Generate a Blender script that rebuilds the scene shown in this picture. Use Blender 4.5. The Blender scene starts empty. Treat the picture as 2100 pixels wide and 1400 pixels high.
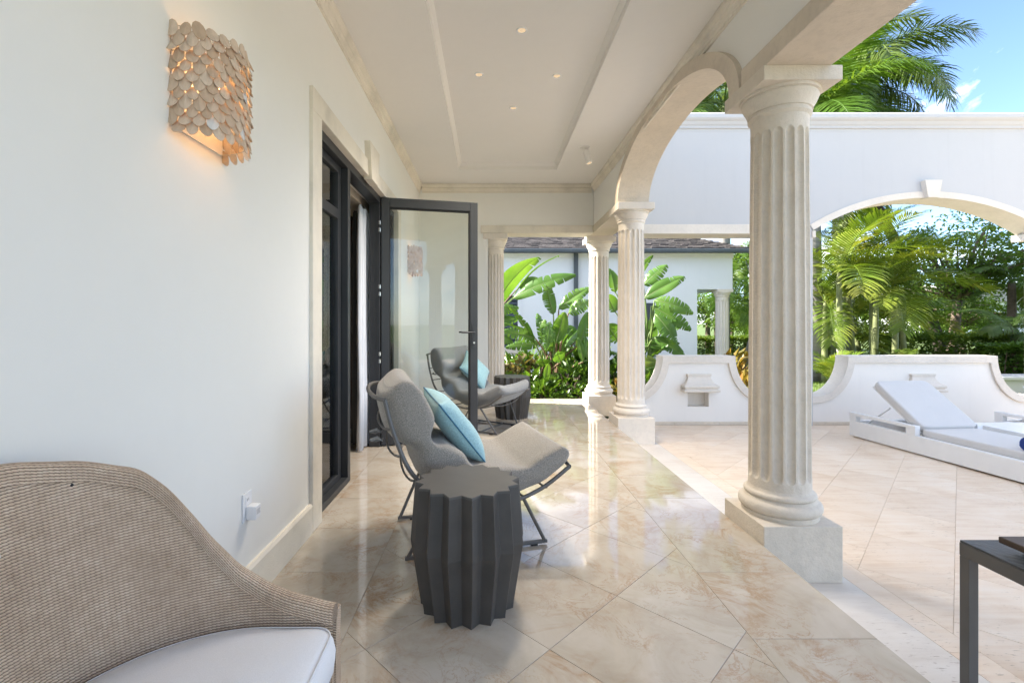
import bpy, math, random
from mathutils import Vector, Matrix, noise as mnoise

random.seed(7)
rad = math.radians
scene = bpy.context.scene
COL = scene.collection

# ------------------------------------------------------------------ camera
CAM_H = 1.2
cam_data = bpy.data.cameras.new('camera')
cam = bpy.data.objects.new('camera', cam_data)
COL.objects.link(cam)
cam.location = (0, 0, CAM_H)
cam.rotation_euler = (rad(90), 0, 0)
cam_data.sensor_width = 36
cam_data.sensor_fit = 'HORIZONTAL'
cam_data.lens = 36 * 964 / 2100
cam_data.shift_x = 46 / 2100
cam_data.shift_y = -38 / 2100
cam_data.clip_start = 0.02
cam_data.clip_end = 900
scene.camera = cam

# ------------------------------------------------------------------ world and sun
SUN_TO = Vector((-0.78, 0.16, 0.60)).normalized()
sun_el = math.asin(SUN_TO.z)
world = bpy.data.worlds.new('World')
scene.world = world
world.use_nodes = True
wn, wl = world.node_tree.nodes, world.node_tree.links
wn.clear()
w_out = wn.new('ShaderNodeOutputWorld')
w_bg = wn.new('ShaderNodeBackground')
w_bg.inputs['Strength'].default_value = 0.112
w_sky = wn.new('ShaderNodeTexSky')
w_sky.sky_type = 'NISHITA'
w_sky.sun_disc = False
w_sky.sun_elevation = sun_el
w_sky.sun_rotation = math.atan2(SUN_TO.x, SUN_TO.y)
w_sky.air_density = 0.7
w_sky.dust_density = 0.5
w_sky.ozone_density = 2.6
w_tc = wn.new('ShaderNodeTexCoord')
w_map = wn.new('ShaderNodeMapping')
w_map.inputs['Scale'].default_value = (2.2, 2.2, 4.5)
w_map.inputs['Location'].default_value = (1.9, 0.6, 0.3)
w_noise = wn.new('ShaderNodeTexNoise')
w_noise.inputs['Scale'].default_value = 1.6
w_noise.inputs['Detail'].default_value = 8
w_noise.inputs['Roughness'].default_value = 0.58
w_noise.inputs['Distortion'].default_value = 0.5
w_ramp = wn.new('ShaderNodeValToRGB')
w_ramp.color_ramp.elements[0].position = 0.49
w_ramp.color_ramp.elements[1].position = 0.70
w_mix = wn.new('ShaderNodeMixRGB')
w_mix.inputs['Color2'].default_value = (9.6, 9.5, 9.4, 1)
wl.new(w_tc.outputs['Generated'], w_map.inputs['Vector'])
wl.new(w_map.outputs['Vector'], w_noise.inputs['Vector'])
wl.new(w_noise.outputs['Fac'], w_ramp.inputs['Fac'])
wl.new(w_ramp.outputs['Color'], w_mix.inputs['Fac'])
wl.new(w_sky.outputs['Color'], w_mix.inputs['Color1'])
wl.new(w_mix.outputs['Color'], w_bg.inputs['Color'])
wl.new(w_bg.outputs['Background'], w_out.inputs['Surface'])

sun_data = bpy.data.lights.new('sun', 'SUN')
sun_data.energy = 5.0
sun_data.angle = rad(0.6)
sun_data.color = (1.0, 0.95, 0.86)
sun = bpy.data.objects.new('sun', sun_data)
COL.objects.link(sun)
sun.rotation_euler = SUN_TO.to_track_quat('Z', 'Y').to_euler()
sun.location = (-20, 6, 22)

# ------------------------------------------------------------------ exposure
vs = scene.view_settings
vs.view_transform = 'Standard'
vs.look = 'None'
vs.exposure = 2.12
vs.gamma = 1.0
vs.use_curve_mapping = False

# ------------------------------------------------------------------ mesh helpers
class MB:
    """collects faces; build() links them as one mesh object"""
    def __init__(self):
        self.v, self.f, self.uv = [], [], []
    def add(self, verts, faces, uvs=None):
        o = len(self.v)
        self.v += [tuple(p) for p in verts]
        for i, f in enumerate(faces):
            self.f.append(tuple(o + k for k in f))
            self.uv.append(uvs[i] if uvs else None)
        return self
    def box(self, x0, x1, y0, y1, z0, z1):
        v = [(x0,y0,z0),(x1,y0,z0),(x1,y1,z0),(x0,y1,z0),(x0,y0,z1),(x1,y0,z1),(x1,y1,z1),(x0,y1,z1)]
        return self.add(v, [(0,3,2,1),(4,5,6,7),(0,1,5,4),(1,2,6,5),(2,3,7,6),(3,0,4,7)])
    def prism(self, poly, axis, a0, a1):
        """poly of 2D points in the two remaining axes, extruded along axis"""
        n = len(poly)
        def mk(p, a):
            return {'x': (a, p[0], p[1]), 'y': (p[0], a, p[1]), 'z': (p[0], p[1], a)}[axis]
        v = [mk(p, a0) for p in poly] + [mk(p, a1) for p in poly]
        area = sum(poly[i][0]*poly[(i+1)%n][1]-poly[(i+1)%n][0]*poly[i][1] for i in range(n))
        flip = (area > 0) ^ (axis == 'y') ^ (a1 < a0)
        f = [tuple(range(n)), tuple(range(2*n-1, n-1, -1))]
        f += [(i, n+i, n+(i+1)%n, (i+1)%n) for i in range(n)]
        if flip:
            f = [tuple(reversed(q)) for q in f]
        return self.add(v, f)
    def tube(self, path, r, n=8, caps=True):
        path = [Vector(p) for p in path]
        m = len(path)
        rr = r if isinstance(r, (list, tuple)) else [r]*m
        t0 = (path[1]-path[0]).normalized()
        up = Vector((0,0,1)) if abs(t0.z) < 0.9 else Vector((1,0,0))
        nrm = t0.cross(up).normalized()
        vs_, fs = [], []
        for i in range(m):
            t = (path[min(i+1,m-1)]-path[max(i-1,0)]).normalized()
            nrm = (nrm - t*nrm.dot(t)).normalized()
            b = t.cross(nrm)
            for k in range(n):
                a = 2*math.pi*k/n
                vs_.append(path[i] + (nrm*math.cos(a)+b*math.sin(a))*rr[i])
        for i in range(m-1):
            for k in range(n):
                k2 = (k+1) % n
                fs.append((i*n+k, i*n+k2, (i+1)*n+k2, (i+1)*n+k))
        if caps:
            fs.append(tuple(reversed(range(n))))
            fs.append(tuple((m-1)*n+k for k in range(n)))
        return self.add(vs_, fs)
    def lathe(self, prof, n=32, cx=0, cy=0, rfun=None):
        vs_, fs = [], []
        for (r, z) in prof:
            for k in range(n):
                a = 2*math.pi*k/n
                q = rfun(r, z, a) if rfun else r
                vs_.append((cx+q*math.cos(a), cy+q*math.sin(a), z))
        m = len(prof)
        for i in range(m-1):
            for k in range(n):
                k2 = (k+1) % n
                fs.append((i*n+k, i*n+k2, (i+1)*n+k2, (i+1)*n+k))
        fs.append(tuple(reversed(range(n))))
        fs.append(tuple((m-1)*n+k for k in range(n)))
        return self.add(vs_, fs)
    def grid(self, rows, closed_u=False, closed_v=False, uv=None):
        """rows of equally many points"""
        m, n = len(rows), len(rows[0])
        vs_ = [p for r in rows for p in r]
        fs, uvs = [], []
        for i in range(m if closed_v else m-1):
            for k in range(n if closed_u else n-1):
                i2, k2 = (i+1) % m, (k+1) % n
                fs.append((i*n+k, i*n+k2, i2*n+k2, i2*n+k))
                if uv:
                    uvs.append([uv[i][k], uv[i][k2], uv[i2][k2], uv[i2][k]])
        return self.add(vs_, fs, uvs if uv else None)
    def mesh(self, name, mat, smooth=False):
        me = bpy.data.meshes.new(name)
        me.from_pydata(self.v, [], self.f)
        if any(u is not None for u in self.uv):
            layer = me.uv_layers.new(name='UVMap')
            for poly, u in zip(me.polygons, self.uv):
                if u:
                    for li, c in zip(poly.loop_indices, u):
                        layer.data[li].uv = c
        if mat:
            me.materials.append(mat)
        if smooth:
            me.polygons.foreach_set('use_smooth', [True]*len(me.polygons))
        me.update()
        return me
    def build(self, name, mat, parent=None, smooth=False, loc=None, rot=None, bevel=0, autosmooth=None, seg=2):
        me = self.mesh(name, mat, smooth or autosmooth is not None)
        if autosmooth is not None:
            me.set_sharp_from_angle(angle=rad(autosmooth))
        return link(name, me, parent, loc, rot, bevel, seg)

def link(name, me, parent=None, loc=None, rot=None, bevel=0, seg=2):
    o = bpy.data.objects.new(name, me)
    COL.objects.link(o)
    if parent is not None:
        o.parent = parent
    if loc is not None:
        o.location = loc
    if rot is not None:
        o.rotation_euler = rot
    if bevel:
        b = o.modifiers.new('bevel', 'BEVEL')
        b.width = bevel
        b.segments = seg
        b.limit_method = 'ANGLE'
        b.angle_limit = rad(35)
        b.harden_normals = False
    return o

def tag(o, label=None, cat=None, group=None, kind=None):
    if label: o['label'] = label
    if cat: o['category'] = cat
    if group: o['group'] = group
    if kind: o['kind'] = kind
    return o

def thing(name, label, cat, loc=(0,0,0), rz=0, group=None):
    e = bpy.data.objects.new(name, None)
    COL.objects.link(e)
    e.empty_display_size = 0.1
    e.location = loc
    e.rotation_euler = (0, 0, rz)
    return tag(e, label, cat, group)

def copy_tree(root, loc=None, rz=None, parent=None, label=None):
    c = root.copy()
    COL.objects.link(c)
    if parent is not None:
        c.parent = parent
    if loc is not None:
        c.location = loc
    if rz is not None:
        c.rotation_euler = (0, 0, rz)
    if label:
        c['label'] = label
    for ch in list(root.children):
        copy_tree(ch, parent=c)
    return c

def catmull(pts, n):
    """smooth curve through pts (tuples of any length), n samples per span"""
    out = []
    P = [pts[0]] + list(pts) + [pts[-1]]
    for i in range(1, len(P)-2):
        for k in range(n):
            t = k/n
            q = []
            for a, b, c, d in zip(P[i-1], P[i], P[i+1], P[i+2]):
                q.append(0.5*((2*b)+(-a+c)*t+(2*a-5*b+4*c-d)*t*t+(-a+3*b-3*c+d)*t**3))
            out.append(tuple(q))
    out.append(tuple(pts[-1]))
    return out

def clip_poly(poly, xmin, xmax, ymin, ymax):
    def clip(P, inside, inter):
        out = []
        for i in range(len(P)):
            a, b = P[i-1], P[i]
            ia, ib = inside(a), inside(b)
            if ib:
                if not ia: out.append(inter(a, b))
                out.append(b)
            elif ia:
                out.append(inter(a, b))
        return out
    def ix(v): return lambda a, b: (v, a[1]+(b[1]-a[1])*(v-a[0])/(b[0]-a[0]))
    def iy(v): return lambda a, b: (a[0]+(b[0]-a[0])*(v-a[1])/(b[1]-a[1]), v)
    for ins, it in ((lambda p: p[0] >= xmin, ix(xmin)), (lambda p: p[0] <= xmax, ix(xmax)),
                    (lambda p: p[1] >= ymin, iy(ymin)), (lambda p: p[1] <= ymax, iy(ymax))):
        poly = clip(poly, ins, it)
        if len(poly) < 3:
            return []
    return poly

# ------------------------------------------------------------------ material helpers
class NT:
    def __init__(self, name):
        self.m = bpy.data.materials.new(name)
        self.m.use_nodes = True
        self.n, self.l = self.m.node_tree.nodes, self.m.node_tree.links
        self.b = self.n['Principled BSDF']
        self.out = self.n['Material Output']
    def node(self, t, **kw):
        nd = self.n.new(t)
        for k, v in kw.items():
            if k in nd.inputs: nd.inputs[k].default_value = v
            else: setattr(nd, k, v)
        return nd
    def link(self, a, b): self.l.new(a, b)
    def coord(self, kind='Object', scale=(1,1,1), rnd=0.0, rot=(0,0,0)):
        tc = self.node('ShaderNodeTexCoord')
        mp = self.node('ShaderNodeMapping')
        mp.inputs['Scale'].default_value = scale
        mp.inputs['Rotation'].default_value = rot
        self.link(tc.outputs[kind], mp.inputs['Vector'])
        if rnd:
            oi = self.node('ShaderNodeObjectInfo')
            mu = self.node('ShaderNodeMath', operation='MULTIPLY')
            mu.inputs[1].default_value = rnd
            cb = self.node('ShaderNodeCombineXYZ')
            self.link(oi.outputs['Random'], mu.inputs[0])
            self.link(mu.outputs[0], cb.inputs['X'])
            self.link(mu.outputs[0], cb.inputs['Y'])
            self.link(cb.outputs[0], mp.inputs['Location'])
        return mp.outputs['Vector']
    def noise(self, vec, scale, detail=4, rough=0.55, dist=0.0):
        nd = self.node('ShaderNodeTexNoise')
        nd.inputs['Scale'].default_value = scale
        nd.inputs['Detail'].default_value = detail
        nd.inputs['Roughness'].default_value = rough
        nd.inputs['Distortion'].default_value = dist
        self.link(vec, nd.inputs['Vector'])
        return nd.outputs['Fac']
    def ramp(self, fac, stops):
        nd = self.node('ShaderNodeValToRGB')
        e = nd.color_ramp.elements
        while len(e) < len(stops): e.new(0.5)
        for s, (p, c) in zip(e, stops):
            s.position = p
            s.color = (c, c, c, 1) if isinstance(c, (int, float)) else (*c, 1)
        self.link(fac, nd.inputs['Fac'])
        return nd.outputs['Color']
    def mix(self, fac, a, b, mode='MIX'):
        nd = self.node('ShaderNodeMixRGB', blend_type=mode)
        for sock, val in ((nd.inputs['Fac'], fac), (nd.inputs['Color1'], a), (nd.inputs['Color2'], b)):
            if isinstance(val, (int, float)): sock.default_value = val if sock.type == 'VALUE' else (val, val, val, 1)
            elif isinstance(val, tuple): sock.default_value = (*val, 1)
            else: self.link(val, sock)
        return nd.outputs['Color']
    def math(self, op, a, b=None):
        nd = self.node('ShaderNodeMath', operation=op)
        for i, v in enumerate((a, b)):
            if v is None: continue
            if isinstance(v, (int, float)): nd.inputs[i].default_value = v
            else: self.link(v, nd.inputs[i])
        return nd.outputs[0]
    def bump(self, h, strength=0.3, dist=0.01, prev=None):
        nd = self.node('ShaderNodeBump')
        nd.inputs['Strength'].default_value = strength
        nd.inputs['Distance'].default_value = dist
        self.link(h, nd.inputs['Height'])
        if prev is not None: self.link(prev, nd.inputs['Normal'])
        self.link(nd.outputs['Normal'], self.b.inputs['Normal'])
        return nd.outputs['Normal']
    def color(self, c):
        s = self.b.inputs['Base Color']
        if isinstance(c, tuple): s.default_value = (*c, 1)
        else: self.link(c, s)
    def set(self, **kw):
        for k, v in kw.items():
            s = self.b.inputs[k.replace('_', ' ')]
            if isinstance(v, (int, float, tuple)): s.default_value = v
            else: self.link(v, s)

MAT = {}
def simple(name, col, rough=0.5, metal=0.0, var=0.08, nscale=6.0, bump=0.0, bscale=60, bdist=0.003, rnd=0.0, spec=0.5):
    t = NT(name)
    vec = t.coord('Object', rnd=rnd)
    f = t.noise(vec, nscale, 5)
    lo = tuple(max(0, c*(1-var)) for c in col)
    hi = tuple(min(1, c*(1+var)) for c in col)
    t.color(t.ramp(f, [(0.3, lo), (0.7, hi)]))
    t.set(Roughness=rough, Metallic=metal)
    t.b.inputs['Specular IOR Level'].default_value = spec
    if bump:
        t.bump(t.noise(vec, bscale, 4), bump, bdist)
    MAT[name] = t.m
    return t.m

# painted plaster
def plaster(name, col, rough=0.6, wear=0.0):
    t = NT(name)
    vec = t.coord('Object')
    big = t.noise(vec, 0.8, 4, 0.6)
    fine = t.noise(vec, 14, 4)
    c = t.ramp(big, [(0.3, tuple(x*0.965 for x in col)), (0.7, col)])
    c = t.mix(t.ramp(fine, [(0.35, 0.0), (0.75, 0.05)]), c, tuple(x*0.8 for x in col))
    streak = t.noise(t.coord('Object', scale=(7, 7, 0.5)), 1.3, 5, 0.65)
    c = t.mix(t.ramp(streak, [(0.55, 0.0), (0.78, wear)]), c, tuple(x*0.62 for x in col))
    t.color(c)
    t.set(Roughness=rough)
    n1 = t.bump(t.noise(vec, 7, 3), 0.16, 0.01)
    t.bump(t.noise(vec, 130, 3), 0.12, 0.002, n1)
    MAT[name] = t.m
plaster('wall_paint', (0.84, 0.825, 0.775), wear=0.015)
plaster('ceiling_paint', (0.84, 0.81, 0.765))
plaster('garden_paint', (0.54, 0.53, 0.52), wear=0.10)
plaster('low_wall_paint', (0.85, 0.805, 0.74), wear=0.10)
plaster('house_paint', (0.80, 0.82, 0.84), wear=0.08)

# coral stone
def stone(name, col, rough=0.8, pit=0.55, stain=0.25, mot=0.18):
    t = NT(name)
    vec = t.coord('Object')
    a = t.noise(vec, 3.2, 6, 0.62)
    b = t.noise(vec, 26, 5, 0.6)
    c = t.ramp(a, [(0.28, tuple(x*(1-mot) for x in col)), (0.5, col), (0.75, tuple(min(1, x*1.08) for x in col))])
    c = t.mix(t.ramp(b, [(0.36, stain), (0.52, 0.0)]), c, tuple(x*0.55 for x in col))
    vo = t.node('ShaderNodeTexVoronoi')
    vo.inputs['Scale'].default_value = 85
    t.link(vec, vo.inputs['Vector'])
    pits = t.ramp(vo.outputs['Distance'], [(0.05, 0.0), (0.28, 1.0)])
    t.color(c)
    t.set(Roughness=rough)
    n1 = t.bump(t.noise(vec, 38, 6, 0.7), pit, 0.006)
    t.bump(pits, 0.25, 0.003, n1)
    MAT[name] = t.m
stone('coral_stone', (0.67, 0.585, 0.475), pit=0.8, stain=0.14, mot=0.08)
stone('pale_stone', (0.75, 0.68, 0.59), pit=0.5, stain=0.09, mot=0.07)
stone('column_stone', (0.70, 0.63, 0.53), pit=1.0, stain=0.13, mot=0.06)
stone('trim_stone', (0.77, 0.71, 0.605), pit=0.14, stain=0.04)

# polished marble of the porch
def marble():
    t = NT('marble')
    vec = t.coord('Object', rnd=37.0)
    w = t.noise(vec, 2.0, 5, 0.6, 0.6)
    cloud = t.noise(vec, 3.4, 7, 0.62, 0.9)
    base = t.ramp(cloud, [(0.25, (0.385, 0.335, 0.265)), (0.5, (0.49, 0.445, 0.375)), (0.75, (0.57, 0.53, 0.47))])
    n2 = t.noise(vec, 1.9, 8, 0.66, 1.6)
    ridge = t.math('ABSOLUTE', t.math('SUBTRACT', n2, 0.5))
    vein = t.ramp(ridge, [(0.0, 1.0), (0.018, 0.55), (0.07, 0.0)])
    gate = t.ramp(w, [(0.46, 0.0), (0.66, 0.8)])
    c = t.mix(t.math('MULTIPLY', vein, gate), base, (0.33, 0.19, 0.085))
    n3 = t.noise(vec, 5.5, 8, 0.7, 1.2)
    fine = t.ramp(t.math('ABSOLUTE', t.math('SUBTRACT', n3, 0.5)), [(0.0, 1.0), (0.006, 0.5), (0.02, 0.0)])
    g3 = t.ramp(t.noise(vec, 2.7, 4), [(0.44, 0.0), (0.62, 0.75)])
    c = t.mix(t.math('MULTIPLY', fine, g3), c, (0.30, 0.155, 0.065))
    st = t.noise(vec, 4.5, 6, 0.7, 0.4)
    c = t.mix(t.ramp(st, [(0.58, 0.0), (0.76, 0.32)]), c, (0.44, 0.33, 0.215))
    oi = t.node('ShaderNodeObjectInfo')
    c = t.mix(t.math('MULTIPLY', oi.outputs['Random'], 0.22), c, (0.50, 0.40, 0.30))
    t.color(c)
    t.set(Roughness=t.ramp(t.noise(vec, 9, 4), [(0.3, 0.03), (0.7, 0.085)]))
    t.b.inputs['Specular IOR Level'].default_value = 0.6
    t.bump(t.noise(vec, 2.2, 2), 0.02, 0.01)
    MAT['marble'] = t.m
marble()
simple('grout', (0.40, 0.285, 0.18), 0.8, var=0.25, nscale=20)

def travertine(name='travertine', base=((0.66, 0.49, 0.34), (0.80, 0.66, 0.51), (0.85, 0.75, 0.63))):
    t = NT(name)
    vec = t.coord('Object', rnd=53.0, scale=(1, 1, 1))
    str_ = t.coord('Object', rnd=29.0, scale=(1.6, 14, 1))
    cloud = t.noise(vec, 2.6, 6, 0.6, 0.4)
    band = t.noise(str_, 1.6, 6, 0.6, 0.6)
    c = t.ramp(t.mix(0.5, cloud, band), [(0.3, base[0]), (0.5, base[1]), (0.7, base[2])])
    bl = t.noise(vec, 1.1, 5, 0.65, 0.5)
    c = t.mix(t.ramp(bl, [(0.56, 0.0), (0.74, 0.5)]), c, (0.60, 0.41, 0.25))
    pit = t.noise(t.coord('Object', rnd=11.0, scale=(7, 34, 1)), 3.0, 4, 0.6)
    gate = t.noise(vec, 1.7, 3)
    pm = t.math('MULTIPLY', t.ramp(pit, [(0.61, 0.0), (0.68, 1.0)]), t.ramp(gate, [(0.42, 0.0), (0.56, 1.0)]))
    c = t.mix(t.math('MULTIPLY', pm, 0.62), c, (0.24, 0.165, 0.11))
    oi = t.node('ShaderNodeObjectInfo')
    c = t.mix(t.math('MULTIPLY', oi.outputs['Random'], 0.28), c, (0.60, 0.47, 0.36))
    t.color(c)
    t.set(Roughness=0.5)
    inv = t.math('SUBTRACT', 1.0, pm)
    n1 = t.bump(inv, 0.5, 0.003)
    t.bump(t.noise(vec, 60, 3), 0.12, 0.002, n1)
    MAT[name] = t.m
travertine()
travertine('border_stone', ((0.60, 0.55, 0.49), (0.70, 0.66, 0.60), (0.76, 0.73, 0.68)))
simple('terrace_joint', (0.58, 0.46, 0.345), 0.9, var=0.25, nscale=9)

simple('door_metal', (0.032, 0.034, 0.037), 0.42, var=0.12, nscale=3, bump=0.06, bscale=240, bdist=0.0006)
simple('frame_metal', (0.13, 0.125, 0.12), 0.45, metal=0.25, var=0.1)
simple('steel', (0.55, 0.54, 0.50), 0.3, metal=0.9)
simple('chrome_grey', (0.42, 0.42, 0.42), 0.35, metal=0.6)
simple('white_metal', (0.80, 0.80, 0.79), 0.4, var=0.03)
simple('white_plastic', (0.80, 0.80, 0.80), 0.35, var=0.02)
simple('table_dark', (0.058, 0.053, 0.048), 0.48, var=0.16, nscale=9, bump=0.10, bscale=90, bdist=0.002)
simple('table_top_dark', (0.075, 0.071, 0.066), 0.46, var=0.14, nscale=7, bump=0.07, bscale=90, bdist=0.002)
simple('wood_dark', (0.07, 0.045, 0.03), 0.5, var=0.3, nscale=14)
simple('rubber', (0.015, 0.015, 0.015), 0.7)
simple('gutter', (0.07, 0.085, 0.095), 0.5, var=0.15)
simple('shutter', (0.045, 0.06, 0.08), 0.55, var=0.1)
simple('shingle', (0.055, 0.046, 0.043), 0.85, var=0.6, nscale=5.5, bump=0.5, bscale=30, bdist=0.01)
simple('soil', (0.055, 0.036, 0.022), 0.95, var=0.4, nscale=9, bump=0.9, bscale=24, bdist=0.03)
simple('bark_grey', (0.26, 0.235, 0.21), 0.85, var=0.3, nscale=4, bump=0.6, bscale=18, bdist=0.02)
simple('bark_brown', (0.14, 0.105, 0.075), 0.9, var=0.35, nscale=6, bump=0.7, bscale=22, bdist=0.02)
simple('bark_dark', (0.05, 0.038, 0.03), 0.95, var=0.5, nscale=9, bump=0.9, bscale=20, bdist=0.04)
simple('cane_green', (0.17, 0.19, 0.075), 0.6, var=0.35, nscale=5)
simple('petiole', (0.13, 0.19, 0.05), 0.5, var=0.25, nscale=4)
simple('petiole_brown', (0.17, 0.10, 0.055), 0.7, var=0.3, nscale=4)
simple('towel_blue', (0.035, 0.075, 0.30), 0.9, var=0.2, bump=0.5, bscale=200, bdist=0.003)
simple('room_wall', (0.62, 0.55, 0.45), 0.7)
simple('room_wood', (0.085, 0.05, 0.032), 0.5, var=0.3)
simple('far_paint', (0.72, 0.72, 0.72), 0.7)
simple('far_roof', (0.33, 0.30, 0.28), 0.8)

# royal palm bark with rings
def palm_bark():
    t = NT('palm_bark')
    vec = t.coord('Object', scale=(1, 1, 1))
    rings = t.noise(t.coord('Object', scale=(0.35, 0.35, 9)), 1.6, 4, 0.6)
    n = t.noise(vec, 5, 5)
    c = t.ramp(t.mix(0.55, n, rings), [(0.3, (0.15, 0.135, 0.12)), (0.55, (0.28, 0.26, 0.235)), (0.75, (0.36, 0.34, 0.31))])
    t.color(c)
    t.set(Roughness=0.85)
    t.bump(rings, 0.5, 0.02)
    MAT['palm_bark'] = t.m
palm_bark()

# fabrics
def fabric(name, col, scale=420, strength=0.35, var=0.12, rough=0.9, big=0.06):
    t = NT(name)
    vec = t.coord('Object')
    f = t.noise(vec, scale, 2, 0.6)
    g = t.noise(vec, 5, 4)
    c = t.ramp(f, [(0.3, tuple(x*(1-var*2) for x in col)), (0.7, tuple(min(1, x*(1+var)) for x in col))])
    c = t.mix(t.ramp(g, [(0.35, 0.0), (0.75, big*2)]), c, tuple(x*0.7 for x in col))
    t.color(c)
    t.set(Roughness=rough)
    t.b.inputs['Sheen Weight'].default_value = 0.25
    n1 = t.bump(t.noise(vec, 9, 3), 0.25, 0.015)
    t.bump(f, strength, 0.003, n1)
    MAT[name] = t.m
fabric('boucle_grey', (0.32, 0.293, 0.255), 190, 0.9, 0.2)
fabric('smooth_grey', (0.25, 0.255, 0.255), 500, 0.3, 0.14)
fabric('pillow_blue', (0.33, 0.55, 0.59), 120, 0.25, 0.10, 0.8, 0.10)
fabric('piping_blue', (0.03, 0.16, 0.26), 200, 0.2)
fabric('cushion_white', (0.76, 0.76, 0.78), 620, 0.25, 0.05)
fabric('lounger_grey', (0.63, 0.61, 0.585), 620, 0.25, 0.06)
fabric('curtain_dark', (0.10, 0.098, 0.093), 300, 0.3)
fabric('curtain_sheer', (0.72, 0.74, 0.78), 300, 0.2, 0.04)

# woven cord, in metres of UV
def wicker():
    t = NT('wicker')
    tc = t.node('ShaderNodeTexCoord')
    sp = t.node('ShaderNodeSeparateXYZ')
    t.link(tc.outputs['UV'], sp.inputs[0])
    vec3 = t.coord('Object')
    wob = t.math('MULTIPLY', t.math('SUBTRACT', t.noise(vec3, 24, 3), 0.5), 0.004)
    v = t.math('DIVIDE', t.math('ADD', sp.outputs['Y'], wob), 0.0064)
    row = t.math('FLOOR', v)
    a = t.math('ABSOLUTE', t.math('SINE', t.math('MULTIPLY', v, math.pi)))
    u = t.math('ADD', t.math('DIVIDE', sp.outputs['X'], 0.0105), t.math('ADD', t.math('MULTIPLY', row, 0.5), t.math('MULTIPLY', v, 0.55)))
    b = t.math('ABSOLUTE', t.math('SINE', t.math('MULTIPLY', u, math.pi)))
    h = t.math('MULTIPLY', t.math('POWER', a, 0.6), t.math('ADD', 0.52, t.math('MULTIPLY', t.math('POWER', b, 0.7), 0.48)))
    n = t.noise(vec3, 60, 4, 0.7)
    streak = t.noise(vec3, 7, 5, 0.65)
    cord = t.ramp(t.mix(0.5, n, streak), [(0.3, (0.47, 0.335, 0.23)), (0.55, (0.66, 0.505, 0.37)), (0.72, (0.78, 0.65, 0.51))])
    c = t.mix(t.ramp(h, [(0.25, 1.0), (0.66, 0.0)]), cord, (0.15, 0.095, 0.06))
    t.color(c)
    t.set(Roughness=0.75)
    t.bump(h, 0.8, 0.004)
    MAT['wicker'] = t.m
wicker()

# clear glass: sees through, mirrors at grazing angles
def glass(name, tint=(0.96, 0.98, 0.96), refl=1.0):
    t = NT(name)
    t.n.remove(t.b)
    tr = t.node('ShaderNodeBsdfTransparent')
    tr.inputs['Color'].default_value = (*tint, 1)
    gl = t.node('ShaderNodeBsdfGlossy')
    gl.inputs['Roughness'].default_value = 0.01
    fr = t.node('ShaderNodeFresnel')
    fr.inputs['IOR'].default_value = 1.5
    mu = t.math('MULTIPLY', fr.outputs[0], refl)
    mx = t.node('ShaderNodeMixShader')
    t.link(mu, mx.inputs[0])
    t.link(tr.outputs[0], mx.inputs[1])
    t.link(gl.outputs[0], mx.inputs[2])
    t.link(mx.outputs[0], t.out.inputs['Surface'])
    MAT[name] = t.m
glass('glass')
glass('pane_glass', (0.90, 0.92, 0.90), 1.5)

def emit(name, col, strength):
    t = NT(name)
    t.n.remove(t.b)
    e = t.node('ShaderNodeEmission')
    e.inputs['Color'].default_value = (*col, 1)
    e.inputs['Strength'].default_value = strength
    t.link(e.outputs[0], t.out.inputs['Surface'])
    MAT[name] = t.m
emit('lamp_glow', (1.0, 0.74, 0.46), 0.20)
emit('bulb_glow', (1.0, 0.62, 0.26), 5.0)

# leaves: principled with light coming through
def leaf(name, dark, mid, light, rough=0.42, trans=0.30, nscale=1.3, rnd=31.0):
    t = NT(name)
    vec = t.coord('Object', rnd=rnd)
    f = t.noise(vec, nscale, 3, 0.6)
    c = t.ramp(f, [(0.3, dark), (0.5, mid), (0.72, light)])
    t.color(c)
    t.set(Roughness=rough)
    t.b.inputs['Specular IOR Level'].default_value = 0.35
    tl = t.node('ShaderNodeBsdfTranslucent')
    t.link(t.mix(1.0, c, (1.25, 1.15, 0.45), 'MULTIPLY'), tl.inputs['Color'])
    mx = t.node('ShaderNodeMixShader')
    mx.inputs[0].default_value = trans
    t.link(t.b.outputs[0], mx.inputs[1])
    t.link(tl.outputs[0], mx.inputs[2])
    t.link(mx.outputs[0], t.out.inputs['Surface'])
    MAT[name] = t.m
leaf('leaf_banana', (0.055, 0.125, 0.022), (0.095, 0.20, 0.035), (0.15, 0.27, 0.055), 0.32, 0.38, 1.6)
leaf('leaf_areca', (0.075, 0.14, 0.018), (0.14, 0.205, 0.026), (0.27, 0.28, 0.05), 0.4, 0.36, 1.1)
leaf('leaf_palm', (0.045, 0.085, 0.018), (0.08, 0.14, 0.026), (0.16, 0.20, 0.045), 0.4, 0.3, 0.6)
leaf('leaf_palm_bright', (0.05, 0.11, 0.014), (0.085, 0.165, 0.02), (0.14, 0.22, 0.032), 0.4, 0.4, 0.7)
leaf('leaf_tree', (0.075, 0.14, 0.024), (0.125, 0.215, 0.04), (0.19, 0.29, 0.06), 0.45, 0.45, 0.7)
leaf('leaf_hedge', (0.06, 0.12, 0.018), (0.12, 0.20, 0.03), (0.20, 0.27, 0.05), 0.4, 0.38, 2.2)
leaf('leaf_shrub', (0.04, 0.09, 0.014), (0.08, 0.16, 0.024), (0.15, 0.24, 0.04), 0.35, 0.35, 3.0)
leaf('leaf_croton', (0.09, 0.11, 0.02), (0.22, 0.16, 0.03), (0.34, 0.15, 0.04), 0.4, 0.35, 6.0)
leaf('leaf_fade', (0.09, 0.10, 0.03), (0.20, 0.165, 0.07), (0.30, 0.22, 0.12), 0.5, 0.3, 6.0)

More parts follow.
